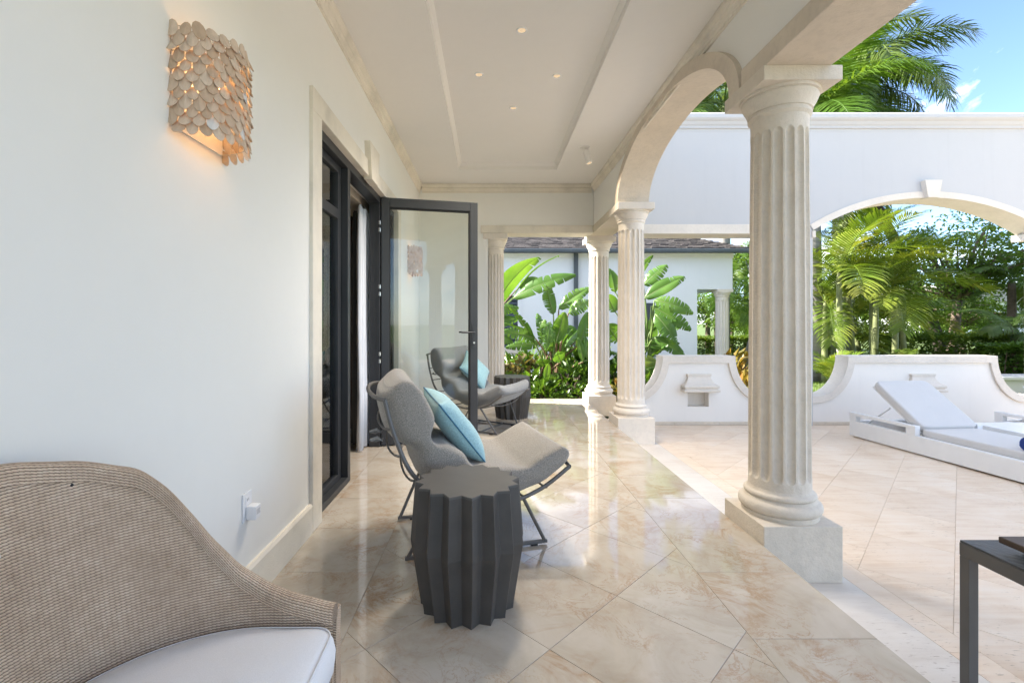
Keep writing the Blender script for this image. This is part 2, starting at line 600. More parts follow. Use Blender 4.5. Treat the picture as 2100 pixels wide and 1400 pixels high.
def lawn_mat():
    t = NT('lawn')
    vec = t.coord('Object')
    f = t.mix(0.5, t.noise(vec, 0.5, 5, 0.65), t.noise(vec, 30, 4))
    t.color(t.ramp(f, [(0.3, (0.05, 0.085, 0.016)), (0.55, (0.095, 0.14, 0.026)), (0.75, (0.14, 0.18, 0.04))]))
    t.set(Roughness=0.9)
    t.bump(t.noise(vec, 60, 4), 0.8, 0.03)
    MAT['lawn'] = t.m
lawn_mat()

# ================================================================== THE SETTING
def wbuild(mb, name, mat, parent, **kw):
    """part with vertices in world metres under an unrotated Empty"""
    o = mb.build(name, MAT[mat], parent, **kw)
    if parent is not None and parent.type == 'EMPTY':
        o.location = -parent.location
    return o

WX = -1.03          # face of the villa wall
AX0, AX1 = 1.52, 1.835   # arcade wall
EDGE = 1.476        # edge of the marble step
TZ = -0.20          # terrace level
COLX = 1.691
COLY = [-1.9, -0.13, 2.745, 5.62, 7.29]

ground = MB().add([(-250,-250,-0.30),(250,-250,-0.30),(250,450,-0.30),(-250,450,-0.30)], [(0,1,2,3)]).build('ground', MAT['lawn'])
tag(ground, 'green lawn and garden ground around the villa', 'ground', kind='structure')

# ---- porch floor: slab with one object for each marble tile
porch = MB().box(WX, EDGE-0.002, -6, 7.455, -0.29, -0.003).build('porch_floor', MAT['grout'])
tag(porch, 'polished beige marble porch floor', 'floor', kind='structure')
def tile_obj(poly, ztop, thick, mat, parent, name='tile', gap=0.0009, dz=0.0):
    cx = sum(p[0] for p in poly)/len(poly); cy = sum(p[1] for p in poly)/len(poly)
    q = []
    n = len(poly)
    for i in range(n):          # inset each edge by gap
        a, b, c = Vector(poly[i-1]), Vector(poly[i]), Vector(poly[(i+1) % n])
        e1, e2 = (b-a).normalized(), (c-b).normalized()
        n1, n2 = Vector((-e1.y, e1.x)), Vector((-e2.y, e2.x))
        d = 1 + n1.dot(n2)
        q.append(b + (n1+n2)*(gap/max(d, 0.3)))
    ch = 0.0012
    m = MB()
    top, mid, bot = [], [], []
    for p in q:
        dv = Vector((cx, cy))-p
        dv = dv.normalized()*ch if dv.length > 0 else dv
        top.append((p.x-cx+dv.x, p.y-cy+dv.y, 0.0))
        mid.append((p.x-cx, p.y-cy, -ch*0.8))
        bot.append((p.x-cx, p.y-cy, -thick))
    faces = [tuple(range(n))]
    faces += [(n+i, n+(i+1) % n, (i+1) % n, i) for i in range(n)]
    faces += [(2*n+i, 2*n+(i+1) % n, n+(i+1) % n, n+i) for i in range(n)]
    m.add(top+mid+bot, faces)
    return m.build(name, MAT[mat], parent, loc=(cx, cy, ztop+dz))
def ccw(poly):
    a = sum(poly[i][0]*poly[(i+1) % len(poly)][1]-poly[(i+1) % len(poly)][0]*poly[i][1] for i in range(len(poly)))
    return poly if a > 0 else list(reversed(poly))
def area(poly):
    return abs(sum(poly[i][0]*poly[(i+1) % len(poly)][1]-poly[(i+1) % len(poly)][0]*poly[i][1] for i in range(len(poly))))/2
FX0, FX1 = -0.556, 1.0
S = 0.3394
for i in range(-14, 26):
    for j in range(-26, 20):
        cx, cy = 0.221+(i+j)*S, 2.07+(i-j)*S
        pl = [(cx, cy-S), (cx+S, cy), (cx, cy+S), (cx-S, cy)]
        pl = clip_poly(pl, FX0, FX1, -1.6, 7.452)
        if len(pl) > 2 and area(pl) > 0.002:
            tile_obj(ccw(pl), 0.0, 0.006, 'marble', porch, dz=random.uniform(-0.0004, 0.0002))
y = 2.268-8*0.48
while y < 7.45:
    for xa, xb in ((WX, FX0), (FX1, EDGE)):
        ya, yb = max(y, -1.6), min(y+0.48, 7.452)
        if yb-ya > 0.05:
            tile_obj([(xa, ya), (xb, ya), (xb, yb), (xa, yb)], 0.0, 0.006, 'marble', porch, dz=random.uniform(-0.0004, 0.0002))
    y += 0.48
# nosing of the step and the plain floor behind
wbuild(MB().box(EDGE-0.0015, EDGE+0.001, -6, 7.45, -0.28, -0.0035), 'step_riser', 'marble', porch)
wbuild(MB().box(WX+0.001, EDGE-0.003, -5.9, -1.603, -0.0032, -0.0003), 'plain_paving', 'marble', porch)

# ---- terrace: slab, border strip and diagonal travertine tiles
terrace = MB().box(EDGE+0.003, 16, -8, 6.9, -0.29, TZ-0.004).build('terrace', MAT['terrace_joint'])
tag(terrace, 'pale travertine terrace beside the porch', 'terrace', kind='structure')
y = -1.0
while y < 6.4:
    tile_obj([(EDGE+0.004, y), (1.955, y), (1.955, min(y+0.9, 6.39)), (EDGE+0.004, min(y+0.9, 6.39))], TZ, 0.006, 'border_stone', terrace, dz=random.uniform(-0.0006, 0.0003))
    y += 0.9
y = -1.3
while y < 6.4:
    tile_obj([(1.955, y), (2.09, y), (2.09, min(y+1.1, 6.39)), (1.955, min(y+1.1, 6.39))], TZ, 0.006, 'travertine', terrace, dz=random.uniform(-0.0006, 0.0003))
    y += 1.1
s2 = 1/math.sqrt(2)
TW, TL = 0.39, 0.62
for i in range(-30, 30):
    for j in range(-16, 26):
        off = 0.5*TL*(i % 2)
        a0, a1 = j*TL+off, (j+1)*TL+off        # along (1,1)
        b0, b1 = i*TW-0.02, (i+1)*TW-0.02      # along (1,-1)
        pl = [((a*s2+b*s2), (a*s2-b*s2)) for a, b in ((a0, b0), (a1, b0), (a1, b1), (a0, b1))]
        pl = clip_poly(pl, 2.09, 8.4, 0.4, 6.44)
        if len(pl) > 2 and area(pl) > 0.002:
            t_ = tile_obj(ccw(pl), TZ, 0.006, 'travertine', terrace, gap=0.0007, dz=random.uniform(-0.0007, 0.0003))
wbuild(MB().box(2.09, 15.9, -7.9, 0.397, TZ-0.0045, TZ-0.0008), 'plain_paving', 'travertine', terrace)
wbuild(MB().box(8.403, 15.9, 0.4, 6.45, TZ-0.0045, TZ-0.0008), 'plain_paving', 'travertine', terrace)

# ---- villa
villa = thing('villa', 'white plastered villa with covered porch, tray ceiling and dark glazed doors', 'building', (-1.14, 2.0, 0))
OY0, OY1, OZ = 2.834, 5.22, 2.427
w = MB()
w.box(WX-0.22, WX, -6, OY0, -0.29, 3.30)
w.box(WX-0.22, WX, OY1, 6.868, -0.29, 3.30)
w.box(WX-0.22, WX, OY0, OY1, OZ, 3.30)
wbuild(w, 'wall', 'wall_paint', villa)
EW0, EW1 = 6.87, 7.16
w = MB()
w.box(WX-4, -0.02, EW0, EW1, -0.29, 3.30)
w.box(-0.02, AX0-0.002, EW0, EW1, 2.512, 3.30)
wbuild(w, 'end_wall', 'wall_paint', villa)
wbuild(MB().box(-0.13, AX0-0.004, EW0-0.022, EW1+0.02, 2.508, 2.62), 'lintel_band', 'trim_stone', villa, bevel=0.006)
# ceiling round the tray, tray panel and its edge
CZ, CT = 3.22, 3.305
TX0, TX1, TY0, TY1 = -0.40, 0.885, -0.6, 6.20
c = MB()
c.box(WX, TX0, -2.0, EW0, CZ, CT+0.02); c.box(TX1, AX0, -2.0, EW0, CZ, CT+0.02)
c.box(TX0, TX1, TY1, EW0, CZ, CT+0.02); c.box(TX0, TX1, -2.0, TY0, CZ, CT+0.02)
wbuild(c, 'ceiling', 'ceiling_paint', villa)
wbuild(MB().box(TX0-0.01, TX1+0.01, TY0-0.01, TY1+0.01, CT, CT+0.02-0.003), 'ceiling_tray', 'ceiling_paint', villa)
def tray_strip(m, axis, a0, a1, at, sgn):
    prof = [(at-sgn*0.002, CZ+0.048), (at+sgn*0.006, CZ+0.05), (at+sgn*0.014, CZ+0.062), (at+sgn*0.030, CZ+0.078), (at+sgn*0.034, CZ+0.0865), (at-sgn*0.002, CZ+0.0865)]
    m.prism(prof, axis, a0, a1)
m = MB()
tray_strip(m, 'y', TY0, TY1, TX0, 1); tray_strip(m, 'y', TY0, TY1, TX1, -1)
tray_strip(m, 'x', TX0+0.001, TX1-0.001, TY1-0.001, -1)
wbuild(m, 'tray_moulding', 'ceiling_paint', villa)
# cornice
def corn(at, sgn):
    p = [(0, 3.096), (0.012, 3.098), (0.012, 3.118), (0.020, 3.124), (0.024, 3.142), (0.034, 3.150), (0.034, 3.172), (0.048, 3.184), (0.052, 3.20), (0.052, 3.2185), (0, 3.2185)]
    return [(at+sgn*(q[0]-0.003 if q[0] == 0 else q[0]), q[1]) for q in p]
m = MB(); m.prism(corn(WX, 1), 'y', -2.0, EW0-0.001)
wbuild(m, 'cornice', 'trim_stone', villa)
m = MB(); m.prism(corn(EW0, -1), 'x', WX+0.05, AX0-0.03)
wbuild(m, 'cornice', 'trim_stone', villa)
m = MB(); m.prism([(x, z) for x, z in corn(AX0, -1)], 'y', -2.0, EW0-0.05)
wbuild(m, 'cornice', 'trim_stone', villa)
# baseboards
def bboard(poly_at, a0, a1, axis, sgn):
    p = [(poly_at-sgn*0.003, 0.0005), (poly_at+sgn*0.020, 0.0005), (poly_at+sgn*0.020, 0.155), (poly_at+sgn*0.012, 0.170), (poly_at-sgn*0.003, 0.170)]
    return MB().prism(p, axis, a0, a1)
for a0, a1 in ((-6, 0.3), (0.3015, 1.5), (1.5015, OY0-0.15)):
    wbuild(bboard(WX, a0, a1, 'y', 1), 'baseboard', 'trim_stone', villa)
wbuild(bboard(WX, OY1+0.15, EW0-0.001, 'y', 1), 'baseboard', 'trim_stone', villa)
wbuild(bboard(EW0, WX+0.022, -0.03, 'x', -1), 'baseboard', 'trim_stone', villa)
# stone door surround
m = MB()
m.box(WX-0.03, WX+0.021, OY0-0.147, OY0+0.001, 0.0008, OZ-0.001)
m.box(WX-0.03, WX+0.021, OY1-0.001, OY1+0.147, 0.0008, OZ-0.001)
m.box(WX-0.06, WX+0.0215, OY0-0.147, OY1+0.147, OZ-0.0005, 2.558)
sur = wbuild(m, 'door_surround', 'trim_stone', villa, bevel=0.004)
ky = 4.03
m = MB()
vs_ = []
for x_ in (WX-0.02, WX+0.05):
    vs_ += [(x_, ky-0.105, 2.40), (x_, ky+0.105, 2.40), (x_, ky+0.165, 2.70), (x_, ky-0.165, 2.70)]
m.add(vs_, [(0, 3, 2, 1), (4, 5, 6, 7), (0, 1, 5, 4), (1, 2, 6, 5), (2, 3, 7, 6), (3, 0, 4, 7)])
wbuild(m, 'keystone', 'trim_stone', sur, bevel=0.004)
# door frame, sidelights
DX0, DX1 = -1.165, -1.062
D0, D1 = 3.587, 4.55
m = MB()
m.box(DX0, DX1, OY0+0.002, OY1-0.002, 2.362, OZ-0.002)
for a, b in ((OY0+0.002, OY0+0.062), (D0-0.062, D0), (D1, D1+0.062), (OY1-0.062, OY1-0.002)):
    m.box(DX0, DX1, a, b, 0.0008, 2.3615)
wbuild(m, 'door_frame', 'door_metal', villa, bevel=0.003)
for a, b in ((OY0+0.0625, D0-0.0625), (D1+0.0625, OY1-0.0625)):
    f = MB()
    gx = -1.135
    f.box(gx-0.022, gx+0.022, a, b, 0.001, 0.085)
    f.box(gx-0.022, gx+0.022, a, b, 1.965, 2.035)
    f.box(gx-0.022, gx+0.022, a, b, 2.305, 2.361)
    f.box(gx-0.0215, gx+0.0215, a, a+0.045, 0.0855, 2.3045)
    f.box(gx-0.0215, gx+0.0215, b-0.07, b, 0.0855, 2.3045)
    win = wbuild(f, 'window', 'door_metal', villa, bevel=0.002)
    wbuild(MB().box(gx-0.004, gx+0.004, a+0.04, b-0.065, 0.08, 1.97), 'pane', 'pane_glass', win)
    wbuild(MB().box(gx-0.004, gx+0.004, a+0.04, b-0.065, 2.03, 2.31), 'pane', 'pane_glass', win)
    wbuild(MB().box(gx+0.0225, DX1+0.001, a, b, 0.0008, 0.045), 'track', 'door_metal', win, bevel=0.002)
# the open leaf, local x along its width from the hinge
ang = math.atan2(0.21, 0.937)
LW, LZ0, LZ1, LT = 0.955, 0.012, 2.42, 0.028
leaf_door = MB()
leaf_door.box(0.0, 0.075, -LT, LT, LZ0, LZ1)
leaf_door.box(LW-0.078, LW, -LT, LT, LZ0, LZ1)
leaf_door.box(0.0755, LW-0.0785, -LT+0.0005, LT-0.0005, LZ1-0.092, LZ1)
leaf_door.box(0.0755, LW-0.0785, -LT+0.0005, LT-0.0005, LZ0, LZ0+0.10)
door = leaf_door.build('door', MAT['door_metal'], villa, bevel=0.003, rot=(0, 0, ang))
door.location = Vector((-1.058, 4.592, 0)) - villa.location
door['label'] = 'open glazed door leaf in a dark metal frame'
MB().box(0.07, LW-0.072, -0.004, 0.004, LZ0+0.09, LZ1-0.085).build('pane', MAT['glass'], door)
m = MB()
for z_ in (0.05,):
    pass
bead = MB()
for x_ in (0.0757, LW-0.0787-0.012):
    bead.box(x_, x_+0.012, -0.018, 0.018, LZ0+0.101, LZ1-0.093)
bead.box(0.088, LW-0.091, -0.0175, 0.0175, LZ1-0.105, LZ1-0.0925)
bead.box(0.088, LW-0.091, -0.0175, 0.0175, LZ0+0.1005, LZ0+0.113)
bead.build('glazing_bead', MAT['rubber'], door)
for sg in (-1, 1):
    h = MB()
    ya, yb = sorted((sg*LT, sg*(LT+0.012)))
    h.box(LW-0.058, LW-0.022, ya, yb, 0.955, 1.19)
    h.tube([(LW-0.04, sg*(LT+0.01), 1.105), (LW-0.04, sg*(LT+0.052), 1.105), (LW-0.06, sg*(LT+0.058), 1.105), (LW-0.175, sg*(LT+0.058), 1.105)], 0.009, 10)
    h.build('handle', MAT['door_metal'], door, autosmooth=40)
    MB().tube([(LW-0.04, sg*(LT+0.008), 1.0), (LW-0.04, sg*(LT+0.018), 1.0)], 0.010, 12).build('lock_cylinder', MAT['steel'], door, autosmooth=40)
for z_ in (2.17, 2.10, 1.55, 1.48, 0.90, 0.83):
    MB().tube([(-0.014, -0.034, z_-0.018), (-0.014, -0.034, z_+0.018)], 0.011, 10).build('hinge', MAT['steel'], door, autosmooth=40)
# room behind the glass
m = MB()
m.box(-5.2, WX-0.221, 1.2, 1.3, 0, 2.85); m.box(-5.2, -5.1, 1.301, 6.868, 0, 2.85)
m.box(-5.2, WX-0.221, 1.2, 6.868, 2.851, 2.95)
wbuild(m, 'room_wall', 'room_wall', villa)
wbuild(MB().box(-5.1, WX-0.0005, 1.3, 6.868, -0.28, -0.0006), 'room_floor', 'marble', villa)
wbuild(MB().box(-1.98, -1.55, 5.35, 6.5, 0.0, 2.45), 'wardrobe_panel', 'room_wood', villa)
wbuild(MB().box(-1.50, -1.255, 3.0, 5.5, 2.36, 2.50), 'pelmet', 'room_wall', villa)
# unseen roofs and rear wing; porch roof cut short to let in sky light
wbuild(MB().box(WX-0.2, AX0-0.003, -2.0, 7.158, 3.3305, 3.60), 'roof', 'garden_paint', villa)
wbuild(MB().box(-9, WX-0.2005, -6, 7.158, 3.3305, 3.60), 'roof', 'garden_paint', villa)
wbuild(MB().box(-9, -5.21, -6, 7.15, -0.29, 3.33), 'rear_wing', 'garden_paint', villa)

# ---- arcade wall on the columns
SPR = 2.59
AI, BI = 1.265, 0.54
AO, BO = 1.385, 0.635
arc = thing('arcade_wall', 'plaster arcade wall with one arch and flat stone lintels carried by the fluted columns', 'wall', (1.68, 2.0, 2.59))
m = MB()
def arc_pts(yc, a, b, n=40):
    return [(yc+a*math.cos(math.pi*(1-k/n)), SPR+b*math.sin(math.pi*(1-k/n))) for k in range(n+1)]
for k in range(3):
    y0, y1 = COLY[k], COLY[k+1]
    yc = (y0+y1)/2
    if k == 0: y0 -= 0.17
    pts = arc_pts(yc, AO, BO) if k == 2 else []
    poly = [(y0, SPR)] + pts + [(y1, SPR), (y1, 3.60), (y0, 3.60)]
    m.prism(poly, 'x', AX0, AX1)
m.prism([(COLY[3], 2.512), (7.46, 2.512), (7.46, 4.10), (COLY[3], 4.10)], 'x', AX0, AX1)
wbuild(m, 'wall', 'wall_paint', arc)
for k in (2,):
    yc = (COLY[k]+COLY[k+1])/2
    m = MB()
    inn, out = arc_pts(yc, AI, BI, 64), arc_pts(yc, AO, BO, 64)
    rows = []
    for i in range(65):
        a, b = inn[i], out[i]
        rows.append([(AX0-0.036, a[0], a[1]), (AX1+0.012, a[0], a[1]), (AX1+0.012, b[0], b[1]), (AX0-0.036, b[0], b[1])])
    m.grid(rows, closed_u=True)
    wbuild(m, 'arch_band', 'coral_stone', arc, autosmooth=35)
wbuild(MB().box(AX0-0.034, AX1+0.011, COLY[0]-0.17, COLY[2]+0.035, SPR-0.0015, SPR+0.105), 'lintel_band', 'coral_stone', arc, bevel=0.006)
wbuild(MB().box(AX0-0.014, AX1+0.014, COLY[3]+0.19, 7.47, 2.509, 2.62), 'lintel_band', 'coral_stone', arc, bevel=0.005)

# ---- fluted columns
def fluted(H, nfl=16, plinth=0.4255, ph=0.303, r0=0.160, r1=0.147, rough=0.0, n_per=11, rb=0.196):
    """meshes of a column of total height H: plinth, base, shaft, capital, abacus"""
    out = {}
    h = plinth/2
    out['plinth'] = MB().box(-h, h, -h, h, 0, ph)
    s = r0/0.160
    base = [(rb, 0.0), (rb+0.001*s, 0.022), (rb*0.985, 0.026)]
    for k in range(9):
        a = -math.pi/2+math.pi*k/8
        base.append((rb*0.955+0.026*s*math.cos(a)+0.0005, 0.058+0.032*math.sin(a)))
    base += [(0.184*s, 0.094), (0.181*s, 0.10), (0.176*s, 0.106)]
    for k in range(7):
        a = -math.pi/2+math.pi*k/6
        base.append((0.172*s+0.013*s*math.cos(a), 0.121+0.015*math.sin(a)))
    base += [(0.168*s, 0.138), (0.163*s, 0.144), (0.1605*s, 0.156)]
    b = MB().lathe([(r, z+ph) for r, z in base], 64)
    out['base'] = b
    zs0, zs1 = ph+0.156, H-0.265
    fl0, fl1 = zs0+0.045, zs1-0.03
    zz = [zs0, fl0-0.002] + [fl0+0.05*(1-math.cos(math.pi/2*k/6)) for k in range(7)] + \
         [fl0+0.05+(fl1-fl0-0.1)*k/14 for k in range(1, 14)] + [fl1-0.05*(1-math.sin(math.pi/2*k/6)) for k in range(7)] + [fl1+0.002, zs1]
    zz = sorted(set(round(q, 5) for q in zz))
    def rf(r, z, a):
        ph_ = (a/(2*math.pi)*nfl) % 1.0
        e = min(max((z-fl0)/0.05, 0), 1)
        e2 = min(max((fl1-z)/0.05, 0), 1)
        e = math.sqrt(max(0, 1-(1-e)**2))*math.sqrt(max(0, 1-(1-e2)**2))
        hw = 0.405*max(e, 0.001)
        q = abs(ph_-0.5)/hw
        d = 0.022*s*e*math.sqrt(max(0, 1-q*q)) if q < 1 else 0.0
        if rough:
            d += rough*mnoise.noise(Vector((math.cos(a)*9, math.sin(a)*9, z*26)))
        return r-d
    prof = []
    for z in zz:
        t = (z-zs0)/(zs1-zs0)
        prof.append((r0+(r1-r0)*t**1.4, z))
    out['shaft'] = MB().lathe(prof, nfl*n_per, rfun=rf)
    c0 = H-0.265
    cap = [(r1, 0), (r1*1.005, 0.045), (r1*1.05, 0.052), (r1*1.10, 0.060), (r1*1.105, 0.070), (r1*1.07, 0.078), (r1*1.07, 0.084), (r1*1.13, 0.087),
           (r1*1.135, 0.096), (r1*1.17, 0.108), (r1*1.25, 0.128), (r1*1.30, 0.146), (r1*1.325, 0.158), (r1*1.30, 0.163), (r1*1.30, 0.168), (r1*1.385, 0.171), (r1*1.40, 0.180), (r1*1.39, 0.1865)]
    out['capital'] = MB().lathe([(r, c0+z) for r, z in cap], 64)
    out['abacus'] = MB().box(-h, h, -h, h, H-0.0795, H)
    return out
def column(label, loc, parts_mesh, group=None, name='fluted_column'):
    e = thing(name, label, 'column', loc, 0, group)
    for nm, me in parts_mesh.items():
        link(nm, me, e, bevel=0.004 if nm in ('plinth', 'abacus') else 0)
    return e
def col_meshes(H, mat, **kw):
    res = {}
    for nm, mb in fluted(H, **kw).items():
        me = mb.mesh(nm, MAT[mat], nm not in ('plinth', 'abacus'))
        if nm in ('base', 'capital', 'shaft'):
            me.set_sharp_from_angle(angle=rad(38))
        res[nm] = me
    return res
cm = col_meshes(SPR-TZ, 'column_stone', rough=0.0016)
cm2 = col_meshes(SPR-TZ, 'pale_stone', rough=0.0008)
cm3 = col_meshes(2.511-TZ, 'pale_stone', rough=0.0006)
column('weathered fluted stone column standing between the arch and the flat lintel by the dark metal table', (COLX, COLY[2], TZ), cm)
column('fluted stone column where the arch meets the flat beam, in front of the spouted wall', (COLX, COLY[3], TZ), cm2)
column('fluted stone corner column beside the planting bed', (COLX, COLY[4]-0.02, TZ), cm3)
column('fluted stone column opposite the woven armchair', (COLX, COLY[1], TZ), cm)
column('fluted stone column at the open back end of the porch', (COLX, COLY[0], TZ), cm)
pil = {}
for nm, mb in fluted(2.506, ph=0.10, plinth=0.36, r0=0.135, r1=0.126, rb=0.165).items():
    me = mb.mesh(nm, MAT['pale_stone'], nm not in ('plinth', 'abacus'))
    if nm in ('base', 'capital', 'shaft'): me.set_sharp_from_angle(angle=rad(38))
    pil[nm] = me
column('engaged fluted half column at the end of the white end wall', (0.085, 7.03, 0.0), pil, name='engaged_column')

# ---- tall white screen wall across the terrace
SY0, SY1 = 6.40, 6.74
scr = thing('screen_wall', 'tall white garden screen wall with a flat opening and a segmental arch', 'wall', (4.08, 6.57, TZ))
AX_L, AX_R = 4.40, 7.56
acx, ahalf, spr2, rise = 5.98, 1.58, 2.46, 0.44
Rr = (ahalf**2+rise**2)/(2*rise)
def seg_pts(R_, n=40, ext=0.0):
    zc = spr2+rise-Rr
    th = math.asin(ahalf/Rr)
    return [(acx+R_*math.sin(-th+2*th*k/n), zc+R_*math.cos(-th+2*th*k/n)) for k in range(n+1)]
m = MB()
m.box(AX1+0.003, 3.76, SY0, SY1, 2.541, 3.80)
m.box(AX1+0.03, 1.915, SY0+0.02, SY1-0.02, TZ-0.08, 2.409)
m.box(3.76, 4.40, SY0, SY1, TZ-0.08, 3.80)
outer = seg_pts(Rr+0.085)
outer = [(min(max(p[0], AX_L+0.0005), AX_R-0.0005), p[1]) for p in outer]
m.prism([(AX_L+0.0005, spr2)] + outer + [(AX_R-0.0005, spr2), (AX_R-0.0005, 3.80), (AX_L+0.0005, 3.80)], 'y', SY0, SY1)
m.box(7.56, 13.5, SY0, SY1, 2.47, 3.80); m.box(7.67, 13.5, SY0, SY1, TZ-0.08, 2.4699)
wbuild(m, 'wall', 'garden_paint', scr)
m = MB()
inn, out = seg_pts(Rr, 48), seg_pts(Rr+0.085, 48)
rows = [[(a[0], SY0-0.014, a[1]), (b[0], SY0-0.014, b[1]), (b[0], SY1+0.014, b[1]), (a[0], SY1+0.014, a[1])] for a, b in zip(inn, out)]
m.grid(rows, closed_u=True)
wbuild(m, 'arch_band', 'pale_stone', scr, autosmooth=35)
m = MB()
vs_ = []
for y_ in (SY0-0.075, SY0+0.05):
    vs_ += [(acx-0.075, y_, spr2+rise-0.012), (acx+0.075, y_, spr2+rise-0.012), (acx+0.118, y_, spr2+rise+0.225), (acx-0.118, y_, spr2+rise+0.225)]
m.add(vs_, [(0, 1, 2, 3), (7, 6, 5, 4), (0, 4, 5, 1), (1, 5, 6, 2), (2, 6, 7, 3), (3, 7, 4, 0)])
wbuild(m, 'keystone', 'pale_stone', scr, bevel=0.006)
wbuild(MB().box(AX1+0.02, 3.765, SY0-0.014, SY1+0.014, 2.41, 2.54), 'lintel_band', 'pale_stone', scr, bevel=0.005)
for a, b in ((4.385, 4.43), (7.53, 7.669)):
    wbuild(MB().box(a, b, SY0-0.02, SY1+0.05, 2.36, 2.452), 'impost', 'pale_stone', scr, bevel=0.005)
pr = [(0.002, 3.80), (-0.02, 3.80), (-0.025, 3.835), (-0.045, 3.84), (-0.045, 3.87), (-0.06, 3.885), (-0.075, 3.92), (-0.10, 3.94), (-0.112, 3.96), (-0.112, 4.01), (-0.09, 4.03), (0.30, 4.03), (0.30, 3.80)]
m = MB(); m.prism([(SY0+0.02+a, b) for a, b in pr], 'x', AX1+0.003, 13.5)
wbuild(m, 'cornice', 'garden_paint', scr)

# ---- low scalloped garden walls with a moulded water spout
def low_wall(label, x0, x1, f0, f1, name='scalloped_wall'):
    cx = (f0+f1)/2
    e = thing(name, label, 'wall', (cx, 6.58, TZ), 0, None)
    ztop, zlow = 0.745, 0.195
    sl, sr = f0-0.43, f1+0.43
    n = 18
    top = [(x0, zlow)]
    for k in range(n+1):
        t = math.pi/2*k/n
        top.append((max(sl+(f0-sl)*math.sin(t), x0+0.0005*k), zlow+(ztop-zlow)*(1-math.cos(t))))
    for k in range(n+1):
        t = math.pi/2*(1-k/n)
        top.append((min(sr-(sr-f1)*math.sin(t), x1-0.0005*(n-k)), zlow+(ztop-zlow)*(1-math.cos(t))))
    top.append((x1, zlow))
    th = 0.095
    low = []
    for i, p in enumerate(top):
        a, b = Vector(top[max(i-1, 0)]), Vector(top[min(i+1, len(top)-1)])
        d = (b-a).normalized()
        nrm = Vector((d.y, -d.x))
        if i in (0,): nrm = Vector((0, -1))
        if i == len(top)-1: nrm = Vector((0, -1))
        low.append((min(max(p[0]+nrm.x*th, x0), x1), p[1]+nrm.y*th))
    low = [(p[0], min(p[1], ztop-th)) for p in low]
    low[n+1] = (f0+th, ztop-th); low[n+2] = (f1-th, ztop-th)
    m = MB()
    rows = [[(a[0], 6.455, a[1]), (a[0], 6.705, a[1]), (b[0], 6.705, b[1]), (b[0], 6.455, b[1])] for a, b in zip(top, low)]
    m.grid(rows, closed_u=True)
    wbuild(m, 'coping', 'pale_stone', e, autosmooth=30, bevel=0.004)
    m = MB()
    nx0, nx1, nz0, nz1 = cx-0.145, cx+0.145, 0.045, 0.245
    def zat(x):
        for a, b in zip(low[:-1], low[1:]):
            if a[0] <= x <= b[0] and b[0] > a[0]:
                return a[1]+(b[1]-a[1])*(x-a[0])/(b[0]-a[0])
        return low[n+1][1]
    L = [p for p in low if p[0] < nx0]; Rp = [p for p in low if p[0] > nx1]
    zb = TZ-0.08
    y0, y1 = 6.485, 6.675
    m.prism([(x0, zb)] + L + [(nx0, zat(nx0)), (nx0, zb)], 'y', y0, y1)
    m.prism([(nx1, zb), (nx1, zat(nx1))] + Rp + [(x1, zb)], 'y', y0, y1)
    m.prism([(nx0, nz1), (nx0, zat(nx0)), (nx1, zat(nx1)), (nx1, nz1)], 'y', y0, y1)
    m.prism([(nx0, zb), (nx0, nz0), (nx1, nz0), (nx1, zb)], 'y', y0, y1)
    wbuild(m, 'wall', 'low_wall_paint', e)
    wbuild(MB().box(nx0-0.01, nx1+0.01, y1-0.06, y1-0.01, nz0-0.01, nz1+0.01), 'niche', 'pale_stone', e)
    sh = MB()
    prof = [(0.165, 0.045, 0.50), (0.165, 0.045, 0.475), (0.155, 0.040, 0.468), (0.158, 0.042, 0.445), (0.172, 0.055, 0.41), (0.20, 0.085, 0.372), (0.232, 0.118, 0.352),
            (0.240, 0.128, 0.335), (0.236, 0.124, 0.318), (0.222, 0.112, 0.310), (0.222, 0.112, 0.296), (0.246, 0.134, 0.288), (0.246, 0.134, 0.266), (0.225, 0.115, 0.256)]
    rows = [[(cx-hw, y0+0.01, z), (cx-hw, y0-p, z), (cx+hw, y0-p, z), (cx+hw, y0+0.01, z)] for hw, p, z in prof]
    sh.grid(rows, closed_u=True)
    sh.add(list(reversed(rows[0])), [(0, 1, 2, 3)]); sh.add(rows[-1], [(0, 1, 2, 3)])
    wbuild(sh, 'water_spout', 'pale_stone', e, bevel=0.003)
    xs = x0+0.002
    while xs < x1-0.05:
        xe = min(xs+0.62, x1-0.002)
        wbuild(MB().box(xs, xe-0.003, 6.452, 6.487, TZ-0.002, TZ+0.042), 'skirting', 'coral_stone', e, bevel=0.002)
        xs += 0.62
    return e
low_wall('low scalloped white wall with a moulded spout in the square opening beside the planting bed', 1.92, 3.757, 2.38, 3.378)
low_wall('wide low scalloped white wall with a moulded spout under the segmental arch', 4.403, 7.557, 4.93, 6.98)

# ---- planting bed soil
sp = MB()
rows = []
for i in range(23):
    rows.append([(-3+0.55*j, 7.47+0.245*i, -0.16+0.05*mnoise.noise(Vector((j*0.7, i*0.6, 1)))-0.004) for j in range(17)])
sp.grid(rows)
bed = sp.build('planting_bed', MAT['soil'], smooth=True)
tag(bed, 'dark soil of the planting bed', 'soil', kind='structure')

